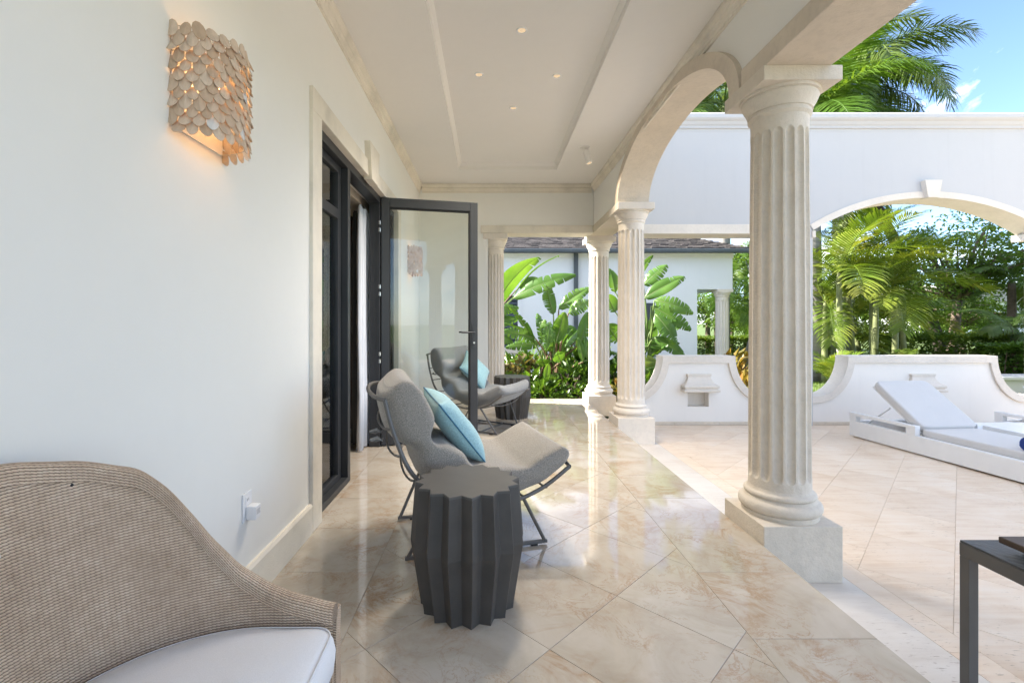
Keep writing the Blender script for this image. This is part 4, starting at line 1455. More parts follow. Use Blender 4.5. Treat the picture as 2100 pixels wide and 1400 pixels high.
# ---- sun loungers
def soft_slab(hx, hy, hz, rnd_):
    """rounded cushion block centred at the origin"""
    m = MB()
    n = 30
    rows = []
    N = 14
    for j in range(N+1):
        b = -math.pi/2+math.pi*j/N
        sz, cz = math.sin(b), math.cos(b)
        z = hz*math.copysign(abs(sz)**0.55, sz)
        ins = rnd_*(1-abs(cz)**0.5)
        row = []
        for k in range(4*n):
            a = 2*math.pi*k/(4*n)
            x = (hx-ins)*math.copysign(abs(math.cos(a))**0.16, math.cos(a))
            y = (hy-ins)*math.copysign(abs(math.sin(a))**0.16, math.sin(a))
            row.append((x, y, z))
        rows.append(row)
    m.grid(rows, closed_u=True)
    m.add(rows[0], [tuple(reversed(range(4*n)))])
    top = rows[-1]
    m.add([(p[0], p[1], p[2]) for p in top], [tuple(range(4*n))])
    return m
def sun_lounger(label, loc, rz):
    """local origin at the head-end corner on the terrace; x across, -y towards the feet"""
    e = thing('sun_lounger', label, 'sun lounger', loc, rz, 'white sun loungers on the terrace')
    W, L = 0.80, 2.05
    m = MB()
    m.box(0, 0.06, -L, 0, 0.018, 0.200); m.box(W-0.06, W, -L, 0, 0.018, 0.200)
    m.box(0.0605, W-0.0605, -0.05, -0.001, 0.02, 0.198); m.box(0.0605, W-0.0605, -L+0.001, -L+0.05, 0.02, 0.198)
    m.build('frame', MAT['white_metal'], e, bevel=0.004)
    for x0 in (0.0, W-0.06):
        a = MB()
        a.box(x0-0.001, x0+0.061, -0.82, 0.001, 0.268, 0.302)
        a.box(x0, x0+0.060, -0.819, -0.715, 0.2005, 0.2675)
        a.box(x0, x0+0.060, -0.09, 0.0, 0.2005, 0.2675)
        a.build('arm_rail', MAT['white_metal'], e, bevel=0.003)
    for k in range(11):
        y0 = -0.80-k*0.112
        MB().box(0.0605, W-0.0605, y0-0.07, y0, 0.150, 0.170).build('slat', MAT['white_metal'], e)
    for x0 in (0.02, W-0.05):
        for y0 in (-0.09, -L+0.04):
            MB().box(x0, x0+0.03, y0, y0+0.05, 0.0005, 0.0185).build('foot', MAT['coral_stone'], e)
    # raised back: frame board with slats
    back = MB().box(0.085, W-0.085, 0, 0.71, -0.012, 0.012).build('back_board', MAT['white_metal'], e, bevel=0.003, loc=(0, -0.80, 0.215), rot=(rad(37), 0, 0))
    for x0 in (0.12, W-0.14):
        MB().tube([(x0, -0.42, 0.42), (x0, -0.12, 0.17)], 0.010, 8).build('prop', MAT['white_metal'], e)
    soft_slab((W-0.13)/2, 0.355, 0.042, 0.03).build('back_cushion', MAT['lounger_grey'], e, smooth=True, loc=(W/2, -0.80+0.36*math.cos(rad(37))-0.045*math.sin(rad(37)), 0.215+0.36*math.sin(rad(37))+0.055*math.cos(rad(37))), rot=(rad(37), 0, 0))
    soft_slab((W-0.13)/2, (L-0.80)/2, 0.048, 0.03).build('seat_cushion', MAT['lounger_grey'], e, smooth=True, loc=(W/2, -0.80-(L-0.80)/2+0.01, 0.222))
    for nm_, hy_, lo_, ro_ in (('back_cushion', 0.355, (W/2, -0.80+0.36*math.cos(rad(37))-0.045*math.sin(rad(37)), 0.215+0.36*math.sin(rad(37))+0.055*math.cos(rad(37))), rad(37)), ('seat_cushion', (L-0.80)/2, (W/2, -0.80-(L-0.80)/2+0.01, 0.222), 0)):
        hx_ = (W-0.13)/2
        for zz_ in (-0.030, 0.030):
            pp_ = [((hx_-0.006)*math.copysign(abs(math.cos(2*math.pi*k/96))**0.16, math.cos(2*math.pi*k/96)), (hy_-0.006)*math.copysign(abs(math.sin(2*math.pi*k/96))**0.16, math.sin(2*math.pi*k/96)), zz_) for k in range(97)]
            MB().tube(pp_, 0.0042, 6).build('piping', MAT['lounger_grey'], e, smooth=True, loc=lo_, rot=(ro_, 0, 0))
    return e
LR = rad(5.2)
sun_lounger('white sun lounger with pale grey cushion, raised back and a rolled towel on it', (4.455, 5.82, TZ), LR)
l2 = sun_lounger('second white sun lounger with its arm rail beyond the low white table', (6.27, 5.84, TZ), LR)
# rolled towel
tw = MB()
rows = []
for k in range(0, 90):
    a = k*0.28
    r = 0.012+0.0175*a/(2*math.pi)*0.8
    rows.append((r*math.cos(a), r*math.sin(a)))
rmax = max(math.hypot(*p) for p in rows)
tw.grid([[(x, p[0]*(1+0.02*math.sin(x*40)), p[1]) for p in rows] for x in (-0.2, -0.196, -0.1, 0, 0.1, 0.196, 0.2)])
tw.tube([(-0.197, 0, 0), (0.197, 0, 0)], rmax*0.96, 18)
o = tw.build('rolled_towel', MAT['towel_blue'], None, smooth=True, loc=(4.92, 4.14, TZ+0.268+rmax*0.97), rot=(0, 0, LR))
tag(o, 'rolled blue towel lying on the cushion of the sun lounger', 'towel')
# low white table between the loungers
e = thing('low_table', 'low square white table standing between the two sun loungers', 'table', (5.77, 5.05, TZ))
MB().box(-0.30, 0.30, -0.32, 0.32, 0.235, 0.268).build('table_top', MAT['white_metal'], e, bevel=0.004)
for sx in (-1, 1):
    MB().box(sx*0.28-0.02, sx*0.28+0.02, -0.30, 0.30, 0.0005, 0.2345).build('side_panel', MAT['white_metal'], e, bevel=0.003)

# ---- dark metal table at the terrace edge
e = thing('metal_table', 'dark metal table with square legs standing on the terrace border', 'table', (1.99, 1.35, TZ))
x0, x1, y0, y1, zt = -0.31, 0.45, -0.60, 0.332, 0.62
m = MB()
m.box(x0, x0+0.042, y0, y1, zt-0.048, zt-0.002); m.box(x1-0.042, x1, y0, y1, zt-0.048, zt-0.002)
m.box(x0+0.0422, x1-0.0422, y1-0.042, y1, zt-0.048, zt-0.002); m.box(x0+0.0422, x1-0.0422, y0, y0+0.042, zt-0.048, zt-0.002)
m.build('rim', MAT['frame_metal'], e, bevel=0.002)
simple('slate', (0.060, 0.064, 0.068), 0.42, var=0.3, nscale=12, bump=0.5, bscale=46, bdist=0.006)
MB().box(x0+0.001, x1-0.001, y0+0.001, y1-0.001, zt-0.0019, zt+0.006).build('table_top', MAT['slate'], e, bevel=0.002)
for lx in (x0, x1-0.034):
    for ly in (y0, y1-0.034):
        MB().box(lx+0.0005, lx+0.0345, ly-0.0005, ly+0.0335, 0.0005, zt-0.0485).build('leg', MAT['frame_metal'], e, bevel=0.002)
e = thing('serving_tray', 'dark slatted wooden tray with a knob standing on the dark metal table', 'tray', (1.97, 1.40, TZ+0.626))
for k in range(3):
    MB().box(-0.24, 0.24, 0.085-k*0.135, 0.20-k*0.135, 0.028, 0.050).build('board', MAT['wood_dark'], e, bevel=0.004)
for x_ in (-0.17, 0.14):
    MB().box(x_, x_+0.04, -0.17, 0.185, 0.0005, 0.0278).build('runner', MAT['wood_dark'], e, bevel=0.003)
MB().lathe([(0.012, 0.0502), (0.02, 0.058), (0.026, 0.068), (0.024, 0.078), (0.012, 0.084)], 18, -0.06, 0.165).build('knob', MAT['wood_dark'], e, smooth=True)

# ================================================================== PLANTS
def sight(px, py, Y):
    """measured direction in the photograph at a chosen real distance"""
    return Vector(((px-1004)/964*Y, Y, CAM_H-(py-662)/964*Y))

def blade(root, tip, W, side, seed, sag=0.12, tear=0.5, fold=0.35, mat='leaf_banana', parent=None, name='leaf', nseg=9):
    """broad paddle leaf from root to tip; side = direction of its width"""
    r = random.Random(seed)
    root, tip, side = Vector(root), Vector(tip), Vector(side)
    L = (tip-root).length
    ax = (tip-root).normalized()
    side = (side-ax*side.dot(ax)).normalized()
    up = side.cross(ax)
    if up.z < 0: up = -up
    def mid(t):
        return root+ax*L*t+up*(sag*L*4*t*(1-t)*0.6)-Vector((0, 0, 1))*sag*L*t*t*0.7
    def hw(t):
        return W/2*max(0.0, math.sin(math.pi*min(1, t*0.92+0.06)))**0.62*(1-0.25*t)
    m = MB()
    for sg in (-1, 1):
        cuts = [0.0]
        while cuts[-1] < 1:
            cuts.append(min(1.0, cuts[-1]+r.uniform(0.05, 0.16)))
        for a, b in zip(cuts[:-1], cuts[1:]):
            torn = r.random() < tear
            g = r.uniform(0.10, 0.34)*(b-a) if torn else 0.0
            drop = r.uniform(0, 0.10)*W if torn else 0
            K = 3
            rows = []
            for q in range(5):
                s = q/4
                row = []
                for k in range(K+1):
                    t = a+(b-a)*k/K
                    ts = t+0.05*s
                    tt = t+(((a+b)/2-t)*2*g/(b-a))*s*s if torn else t
                    w_ = hw(min(max(tt, 0), 1))*s
                    p = mid(min(1, tt+0.055*s*(1-tt)))+side*sg*w_*math.cos(fold)+up*(w_*math.sin(fold)-s*s*W*0.13-drop*s*s)
                    row.append(p)
                rows.append(row)
            m.grid(rows)
    o = m.build(name, MAT[mat], parent, smooth=True)
    rib = MB().tube([mid(k/8)-up*0.004 for k in range(9)], [0.012-0.0011*k for k in range(9)], 5)
    rib.build('midrib', MAT['petiole'], o, smooth=True)
    return o, mid(0)

def strelitzia(label, base, leaves, seed, brown=0.3):
    e = thing('bird_of_paradise_plant', label, 'plant', base)
    r = random.Random(seed)
    for i, lf in enumerate(leaves):
        root, tip, W, side, tear, mt = lf
        o, p0 = blade(root-e.location, tip-e.location, W, side, seed*31+i, sag=r.uniform(0.05, 0.14), tear=tear, fold=r.uniform(0.18, 0.5), mat=mt, parent=e)
        b0 = Vector((r.uniform(-0.22, 0.22), r.uniform(-0.2, 0.2), 0))
        root_l = root-e.location
        ctrl = Vector((b0.x*0.8+root_l.x*0.25, b0.y*0.8+root_l.y*0.25, root_l.z*0.62))
        pts = []
        for k in range(9):
            t = k/8
            pts.append(b0*(1-t)**2+ctrl*2*t*(1-t)+root_l*t*t)
        MB().tube(pts, [0.030-0.0022*k for k in range(9)], 6).build('petiole', MAT['petiole_brown' if r.random() < brown else 'petiole'], e, smooth=True)
    return e
def S_(a, b, Ya, Yb, W, side, tear=0.45, mt='leaf_banana'):
    return (sight(*a, Ya), sight(*b, Yb), W, Vector(side), tear, mt)
def fill(base, n, seed, h0, h1, out):
    r = random.Random(seed)
    L = []
    for k in range(n):
        a = 2*math.pi*(k+r.uniform(-0.3, 0.3))/n
        d = Vector((math.cos(a), math.sin(a), 0))
        h = r.uniform(h0, h1)
        root = base+d*out*r.uniform(0.25, 0.55)+Vector((0, 0, h*0.62))
        tip = base+d*out*r.uniform(0.8, 1.35)+Vector((0, 0, h*r.uniform(0.75, 1.15)))
        L.append((root, tip, r.uniform(0.24, 0.38), Vector((-math.sin(a), math.cos(a), 0.2)), 0.45, 'leaf_banana'))
    return L
UPV = (0.25, 0.2, 1)
b1 = Vector((1.12, 9.1, -0.16))
lv = [S_((1135, 645), (1120, 578), 9.0, 8.9, 0.34, (1, 0.3, 0)),
      S_((1146, 634), (1212, 583), 9.2, 9.1, 0.34, UPV, 0.75),
      S_((1166, 642), (1215, 612), 8.7, 8.5, 0.36, UPV, 0.85),
      S_((1140, 704), (1158, 634), 8.6, 8.5, 0.33, (1, -0.2, 0), 0.1),
      S_((1098, 694), (1033, 675), 8.9, 8.8, 0.33, UPV, 0.8),
      S_((1112, 705), (1036, 707), 9.2, 9.3, 0.26, UPV, 0.7),
      S_((1190, 706), (1206, 636), 8.9, 9.0, 0.30, (1, 0.2, 0.1), 0.2),
      S_((1196, 742), (1186, 690), 8.4, 8.4, 0.16, (1, 0, 0), 0.1),
      S_((1205, 738), (1200, 684), 8.5, 8.6, 0.14, (1, 0, 0), 0.1),
      S_((1128, 660), (1120, 712), 8.6, 8.3, 0.30, (1, 0.2, 0), 0.9),
      S_((1120, 780), (1125, 742), 8.2, 8.1, 0.15, (1, 0, 0), 0.05),
      S_((1150, 742), (1142, 718), 8.4, 8.2, 0.28, (1, 0.3, 0.3), 0.1),
      S_((1180, 700), (1160, 662), 9.4, 9.5, 0.34, (1, 0.2, 0.3), 0.3),
      S_((1120, 668), (1106, 660), 9.3, 9.4, 0.24, UPV, 0.3)]
strelitzia('bird of paradise clump with torn paddle leaves beside the shuttered window', b1, lv + fill(b1, 10, 5, 0.7, 1.6, 0.65), 1, 0.45)
b2 = Vector((-0.55, 9.3, -0.16))
lv = [S_((1012, 636), (1104, 512), 9.2, 9.0, 0.62, (0.75, 0.1, 0.6), 0.12),
      S_((1050, 612), (1146, 512), 9.5, 9.6, 0.18, (0.6, 0.5, 0.5), 0.1),
      S_((1052, 612), (1180, 552), 8.9, 8.6, 0.36, (0.35, 0.2, 1), 0.2),
      S_((1064, 590), (1114, 570), 9.6, 9.7, 0.34, (0.3, 0.2, 1), 0.15),
      S_((1002, 640), (1064, 628), 8.9, 8.9, 0.26, UPV, 0.5),
      S_((1002, 668), (1062, 648), 9.0, 9.0, 0.28, UPV, 0.5),
      S_((1008, 686), (1052, 700), 9.1, 9.0, 0.24, UPV, 0.5)]
strelitzia('bird of paradise clump with one huge pale paddle leaf behind the engaged column', b2, lv + fill(b2, 8, 8, 0.8, 1.7, 0.6), 2)
b3 = Vector((2.95, 9.2, -0.16))
lv = [S_((1322, 612), (1404, 562), 9.0, 8.8, 0.36, UPV, 0.3),
      S_((1320, 585), (1368, 540), 9.1, 9.0, 0.34, UPV, 0.4),
      S_((1342, 616), (1422, 634), 8.7, 8.5, 0.36, UPV, 0.55),
      S_((1336, 628), (1418, 672), 9.0, 8.7, 0.38, UPV, 0.6),
      S_((1344, 644), (1388, 700), 8.5, 8.3, 0.36, (0.7, 0.2, 0.6), 0.4),
      S_((1372, 660), (1394, 672), 9.2, 9.3, 0.28, UPV, 0.2),
      S_((1340, 692), (1406, 726), 8.6, 8.4, 0.30, UPV, 0.3),
      S_((1318, 712), (1394, 696), 9.0, 9.0, 0.24, UPV, 0.2),
      S_((1300, 740), (1350, 738), 8.3, 8.2, 0.26, UPV, 0.1, 'leaf_areca'),
      S_((1320, 680), (1360, 662), 9.3, 9.5, 0.42, UPV, 0.2),
      S_((1330, 720), (1350, 690), 9.1, 9.2, 0.40, (1, 0.2, 0.3), 0.2),
      S_((1262, 600), (1250, 548), 9.0, 9.0, 0.30, (1, 0.2, 0.1), 0.3),
      S_((1262, 640), (1245, 600), 8.8, 8.7, 0.34, (1, 0.2, 0.1), 0.3),
      S_((1290, 590), (1338, 520), 9.4, 9.5, 0.24, (0.8, 0.2, 0.4), 0.2),
      S_((1268, 700), (1244, 660), 8.6, 8.4, 0.40, (1, 0.2, 0.1), 0.3),
      S_((1320, 760), (1368, 742), 8.3, 8.2, 0.30, UPV, 0.2)]
strelitzia('dense bird of paradise clump with wind-torn leaves behind the low scalloped wall', b3, lv + fill(b3, 14, 9, 0.7, 2.0, 0.65), 3, 0.2)

# ---- leafy bushes
def leaf_quads(m, c, d, up, L, W):
    d = d.normalized()
    s = d.cross(up)
    s = s.normalized() if s.length > 1e-4 else Vector((1, 0, 0))
    n = s.cross(d)
    a, b = c, c+d*L-n*0.12*L
    mid_ = c+d*L*0.5+n*0.06*L
    m.add([a, mid_+s*W/2-n*0.0, b, mid_-s*W/2, ], [(0, 1, 2, 3)])
def shrub_mesh(seed, n, R_, H, L, W, mat):
    r = random.Random(seed)
    m = MB()
    for k in range(n):
        a = r.uniform(0, 2*math.pi)
        ph = math.acos(r.uniform(0.02, 1))
        rad_ = r.uniform(0.5, 1.0)**0.5
        d = Vector((math.sin(ph)*math.cos(a), math.sin(ph)*math.sin(a), math.cos(ph)))
        c = Vector((d.x*R_*rad_, d.y*R_*rad_, d.z*H*rad_))
        out = (d+Vector((r.uniform(-0.7, 0.7), r.uniform(-0.7, 0.7), r.uniform(-0.5, 0.4))))
        leaf_quads(m, c, out, Vector((r.uniform(-0.4, 0.4), r.uniform(-0.4, 0.4), 1)), L*r.uniform(0.7, 1.25), W*r.uniform(0.8, 1.2))
    return m.mesh('foliage', MAT[mat])
def stems_mesh(seed, n, R_, H):
    r = random.Random(seed)
    m = MB()
    for k in range(n):
        a = r.uniform(0, 6.28)
        m.tube([(0.05*math.cos(a), 0.05*math.sin(a), -0.03), (R_*0.35*math.cos(a), R_*0.35*math.sin(a), H*0.45), (R_*0.6*math.cos(a+0.3), R_*0.6*math.sin(a+0.3), H*0.8)], [0.012, 0.009, 0.005], 5)
    return m.mesh('stems', MAT['bark_brown'])
kinds = [('leafy_shrub', shrub_mesh(1, 150, 0.34, 0.52, 0.16, 0.075, 'leaf_shrub'), stems_mesh(1, 6, 0.34, 0.5), 'shrub'),
         ('leafy_shrub', shrub_mesh(2, 130, 0.30, 0.40, 0.13, 0.085, 'leaf_shrub'), stems_mesh(2, 6, 0.3, 0.4), 'shrub'),
         ('croton_shrub', shrub_mesh(3, 150, 0.36, 0.58, 0.17, 0.07, 'leaf_croton'), stems_mesh(3, 7, 0.36, 0.55), 'shrub'),
         ('faded_shrub', shrub_mesh(4, 130, 0.33, 0.50, 0.15, 0.075, 'leaf_fade'), stems_mesh(4, 6, 0.33, 0.5), 'shrub'),
         ('broad_leaf_shrub', shrub_mesh(5, 70, 0.30, 0.48, 0.30, 0.13, 'leaf_shrub'), stems_mesh(5, 6, 0.3, 0.5), 'shrub')]
KL = ['glossy green shrub in the ground cover under the bird of paradise leaves', 'small low green shrub at the edge of the planting bed', 'orange and green croton shrub in the bed beside the scalloped walls',
      'browning faded shrub under the shuttered window', 'green shrub with broad pointed leaves among the ground cover']
KG = ['glossy shrubs in the planting bed', 'low shrubs along the planting bed edge', 'croton shrubs by the scalloped walls', 'faded shrubs under the window', 'broad-leaved shrubs in the bed']
rs = random.Random(17)
def put_shrub(k, x, y, z, s, lab=None, grp=None):
    nm, fo, st, cat = kinds[k]
    e = thing(nm, lab or KL[k], cat, (x, y, z), rs.uniform(0, 6.28), grp or KG[k])
    e.scale = (s, s, s*rs.uniform(0.85, 1.15))
    link('foliage', fo, e); link('stems', st, e)
BZ = -0.17
for x, y, k, s in ((0.15, 9.3, 3, 1.2), (0.42, 9.0, 3, 1.15), (0.75, 9.35, 3, 1.3), (0.50, 9.9, 4, 1.3), (0.95, 9.7, 0, 1.5), (0.30, 8.6, 0, 0.9),
                   (0.75, 8.55, 4, 0.9), (1.10, 8.35, 1, 0.9), (1.45, 8.5, 0, 1.0), (1.75, 8.65, 0, 1.1), (1.95, 8.3, 1, 1.0), (1.58, 8.1, 1, 0.75),
                   (0.62, 8.15, 1, 0.8), (0.92, 8.05, 4, 0.65), (1.25, 7.95, 1, 0.6), (1.82, 7.9, 1, 0.65), (2.05, 8.9, 4, 1.3), (2.35, 8.5, 0, 1.1),
                   (1.6, 9.3, 4, 1.5), (2.65, 8.3, 4, 1.0), (2.55, 7.9, 0, 0.8), (2.3, 7.85, 2, 0.8), (2.95, 8.0, 0, 0.9), (0.1, 8.2, 0, 0.8), (2.0, 9.6, 0, 1.6)):
    put_shrub(k, x, y, BZ, s, 'small orange croton shrub behind the corner column' if k == 2 else None)
for x, y, s in ((3.95, 8.2, 1.2), (4.3, 8.5, 1.3), (4.1, 7.7, 1.0), (4.6, 8.0, 1.2), (4.55, 8.9, 1.5), (3.7, 7.6, 0.8)):
    put_shrub(2, x, y, -0.30, s)

# ---- palm fronds
def frond_mesh(seed, L, n, ll, lw, e0, curl, vee=0.3, droop=0.5, mat='leaf_palm', plume=0.0, forward=0.6, name='frond'):
    """rachis starts at the origin along +x, elevation e0, curling down"""
    r = random.Random(seed)
    m = MB()
    P, T = [], []
    p = Vector((0, 0, 0)); a = e0
    N = 26
    for k in range(N+1):
        P.append(p.copy()); t_ = Vector((math.cos(a), 0, math.sin(a))); T.append(t_)
        p = p+t_*L/N
        a -= curl/N*(0.5+1.2*k/N)
    m.tube(P, [0.018*(1-0.85*k/N)*(L/2.2) for k in range(N+1)], 4)
    for i in range(n):
        t = 0.16+0.84*i/(n-1)
        f = t*N; k = min(int(f), N-1)
        q = P[k].lerp(P[k+1], f-k); tn = T[k]
        upv = Vector((-tn.z, 0, tn.x))
        le = ll*(math.sin(math.pi*(0.12+0.80*t)))**0.7*r.uniform(0.88, 1.08)
        for sg in (-1, 1):
            pl = r.uniform(-plume, plume)
            d = (Vector((0, sg, 0))*1.0+tn*forward*(0.6+0.8*t)+upv*(vee+pl)+Vector((0, 0, r.uniform(-0.08, 0.08)))).normalized()
            wv = d.cross(upv).normalized()*lw*r.uniform(0.8, 1.15)
            m1 = q+d*le*0.45-Vector((0, 0, droop*le*0.10))
            m2 = q+d*le*0.78-Vector((0, 0, droop*le*0.30))
            tp = q+d*le*0.97-Vector((0, 0, droop*le*0.58))
            o = len(m.v)
            m.add([q-wv*0.25, q+wv*0.25, m1+wv*0.5, m1-wv*0.5, m2+wv*0.38, m2-wv*0.38, tp], [(0, 1, 2, 3), (3, 2, 4, 5), (5, 4, 6)])
    return m.mesh(name, MAT[mat])
def palm(name, label, base, top, r0, r1, fronds, n, bark, seed, elev=(-25, 60), shaft=None, group=None, lean=None, size=1.0):
    r = random.Random(seed)
    e = thing(name, label, 'palm tree', base, 0, group)
    base, top = Vector(base), Vector(top)
    d = top-base
    pts = [d*t+(Vector(lean)*4*t*(1-t) if lean else Vector()) for t in [k/14 for k in range(15)]]
    rr = [r1+(r0-r1)*(1-k/14)+(r0*0.12*math.sin(math.pi*k/14)) for k in range(15)]
    MB().tube(pts, rr, 14).build('trunk', MAT[bark], e, smooth=True)
    if shaft:
        MB().tube([d, d+Vector((0, 0, shaft*0.5)), d+Vector((0, 0, shaft))], [r1*1.05, r1*0.95, r1*0.5], 12).build('crownshaft', MAT['cane_green'], e, smooth=True)
    hub = d+Vector((0, 0, (shaft or 0)*0.85))
    for k in range(n):
        az = 2.399*k+r.uniform(-0.25, 0.25)
        el = elev[1]+(elev[0]-elev[1])*(k/(n-1))+r.uniform(-6, 6)
        o = link('frond', r.choice(fronds), e, hub, (r.uniform(-0.25, 0.25), -rad(el), az))
        s = size*r.uniform(0.88, 1.1)
        o.scale = (s, s, s)
    return e
areca = [frond_mesh(20+i, 1.75, 36, 0.60, 0.034, 0.25, 1.1+0.2*i, 0.42, 0.55, 'leaf_areca', plume=0.15) for i in range(4)]
areca_s = [frond_mesh(30+i, 1.3, 26, 0.5, 0.034, 0.2, 1.2, 0.4, 0.5, 'leaf_areca') for i in range(2)]
royal = [frond_mesh(40+i, 3.6, 84, 0.85, 0.042, 0.3, 1.5+0.2*i, 0.05, 1.0, 'leaf_palm', plume=0.55) for i in range(4)]
bright = [frond_mesh(50+i, 3.0, 66, 0.80, 0.040, 0.3, 1.2+0.2*i, 0.15, 0.8, 'leaf_palm_bright', plume=0.25) for i in range(3)]
coco = [frond_mesh(60+i, 2.6, 50, 0.75, 0.055, 0.2, 1.3, 0.1, 1.1, 'leaf_palm', plume=0.1) for i in range(2)]
G = -0.30
AL = 'yellow-green areca palm in the clump seen under the segmental arch'
AG = 'areca palms in the garden clump'
for i, (px, Y, zt, n, lean) in enumerate(((1737, 11.0, 2.15, 9, (-0.05, 0, 0)), (1786, 11.3, 1.75, 9, (0.04, 0, 0)), (1792, 11.8, 2.5, 9, (-0.03, 0, 0)), (1828, 11.6, 1.7, 8, (0.08, 0, 0)),
                                          (1752, 12.4, 2.9, 8, (0.0, 0, 0)), (1852, 12.4, 2.0, 8, (0.1, 0, 0)), (1690, 11.8, 1.5, 8, (0, 0, 0)), (1712, 13.2, 1.3, 8, (0, 0, 0)), (1770, 13.4, 1.0, 8, (0, 0, 0)), (1820, 13.6, 0.9, 8, (0, 0, 0)))):
    X = (px-1004)/964*Y
    lab = 'tallest yellow-green areca palm rising out of the palm clump' if zt > 2.8 else ('low-crowned areca palm filling the foot of the palm clump' if zt < 1.6 else AL)
    palm('areca_palm', lab, (X, Y, G), (X+random.uniform(-0.25, 0.15), Y, zt), 0.065, 0.05, areca, n, 'cane_green', 70+i, (-12, 72), 0.25, AG, lean)
for i, (px, Y) in enumerate(((1700, 10.2), (1722, 9.6), (1672, 12.6), (1850, 10.9))):
    X = (px-1004)/964*Y
    palm('areca_palm', 'short young areca palm growing low to the ground by the palm clump', (X, Y, G), (X, Y, G+0.25), 0.03, 0.025, areca_s, 9, 'cane_green', 90+i, (12, 80), None, 'young areca palms', size=0.62)
palm('royal_palm', 'bright green palm with a grey ringed trunk rising behind the screen wall', (8.45, 12.2, G), (8.35, 12.2, 6.0), 0.20, 0.13, bright, 22, 'palm_bark', 101, (-38, 62), 0.6, size=0.88)
palm('royal_palm', 'tall dark palm with the thickest grey trunk behind the screen wall', (11.45, 15.2, G), (11.4, 15.2, 7.9), 0.30, 0.20, royal, 36, 'palm_bark', 102, (-58, 64), 1.1, size=0.92)
palm('royal_palm', 'tall slim palm far behind the shingle-roofed house', (11.0, 22.0, G), (11.0, 22.0, 10.8), 0.26, 0.17, royal, 20, 'palm_bark', 103, (-40, 62), 1.1)
palm('royal_palm', 'tall palm seen through the near arch above the screen wall', (7.74, 15.5, G), (7.74, 15.5, 7.6), 0.16, 0.12, royal, 18, 'palm_bark', 105, (-45, 60), 0.9)
palm('leaning_palm', 'leaning palm with a dark shaggy trunk above the areca clump', (17.0, 17.5, G), (13.7, 17.5, 6.9), 0.20, 0.13, coco, 10, 'bark_dark', 104, (-35, 50), None, None, (0.35, 0, -0.35))
# palms in the background on the right
for i, (px, Y, zt, sz) in enumerate(((1500, 24, 3.4, 1.0), (1530, 27, 4.6, 1.0), (1470, 21, 2.6, 0.9), (2075, 15.0, 2.5, 0.7), (2120, 17.0, 3.0, 0.9), (2085, 12.8, 0.9, 0.5))):
    X = (px-1004)/964*Y
    palm('garden_palm', ('feathery palm in the planting behind the shingle-roofed house' if i < 3 else 'feathery palm between the hedge and the far pale house'), (X, Y, G), (X, Y, zt), 0.12, 0.09, coco if i % 2 else bright, 11, 'bark_brown', 120+i, (-30, 65), None, 'background palms', size=sz)

# ---- broad-leaved trees
def broad_tree(name, label, base, H, rx, ry, rz, cz, nc, nl, ls, seed, mat='leaf_tree', bark='bark_brown', r0=0.16, lean=(0, 0), group=None, gap=0.0, spread=0.34):
    r = random.Random(seed)
    e = thing(name, label, 'tree', base, 0, group)
    tk = MB()
    fork = Vector((lean[0]*0.5, lean[1]*0.5, H*0.42))
    tk.tube([(0, 0, -0.05), (lean[0]*0.15, lean[1]*0.15, H*0.15), fork], [r0*1.15, r0*0.9, r0*0.7], 10)
    cl = []
    for k in range(nc):
        while True:
            v = Vector((r.uniform(-1, 1), r.uniform(-1, 1), r.uniform(-1, 1)))
            if 0.30 < v.length < 1 and v.z > -0.75: break
        v = v*(0.65+0.35*r.random())
        cl.append(Vector((v.x*rx+lean[0], v.y*ry+lean[1], cz+v.z*rz)))
    for c in cl[::3]:
        mid_ = fork.lerp(c, 0.5)+Vector((r.uniform(-0.2, 0.2), r.uniform(-0.2, 0.2), 0.12*H*r.random()))
        tk.tube([fork-Vector((0, 0, 0.1)), mid_, c], [r0*0.42, r0*0.22, 0.012], 6)
    tk.build('trunk', MAT[bark], e, smooth=True)
    m = MB()
    for c in cl:
        sc = spread*(rx+ry+rz)/3*r.uniform(0.6, 1.15)
        for q in range(nl):
            g = Vector((r.gauss(0, 1), r.gauss(0, 1), r.gauss(0, 0.55)))*sc*0.5
            d = Vector((r.uniform(-1, 1), r.uniform(-1, 1), r.uniform(-0.7, 0.5)))
            leaf_quads(m, c+g, d, Vector((r.uniform(-0.5, 0.5), r.uniform(-0.5, 0.5), 1)), ls*r.uniform(0.7, 1.4), ls*0.55)
    m.build('crown', MAT[mat], e)
    return e
broad_tree('shade_tree', 'spreading green shade tree with a feathery crown right of the palm clump', (16.2, 16.5, G), 5.6, 3.0, 2.4, 1.9, 3.75, 110, 62, 0.15, 201, r0=0.17, lean=(0.5, 0), spread=0.34)
broad_tree('shade_tree', 'dark rounded tree between the palm clump and the spreading shade tree', (14.0, 16.0, G), 3.6, 1.8, 1.6, 1.2, 1.9, 60, 45, 0.14, 202, r0=0.12, spread=0.36)
broad_tree('shade_tree', 'dark dense tree low behind the hedge and beside the far white house', (18.6, 18.5, G), 3.6, 2.4, 1.8, 1.3, 1.9, 65, 45, 0.15, 203, r0=0.14, spread=0.36)
broad_tree('frangipani_tree', 'thin tree with bare crooked branches at the corner of the shingle-roofed house', (8.1, 15.0, G), 4.2, 1.2, 0.9, 0.9, 3.6, 22, 26, 0.17, 204, 'leaf_shrub', 'bark_grey', 0.07, (0.9, 0), spread=0.28)
BL = 'dense background tree beyond the garden'
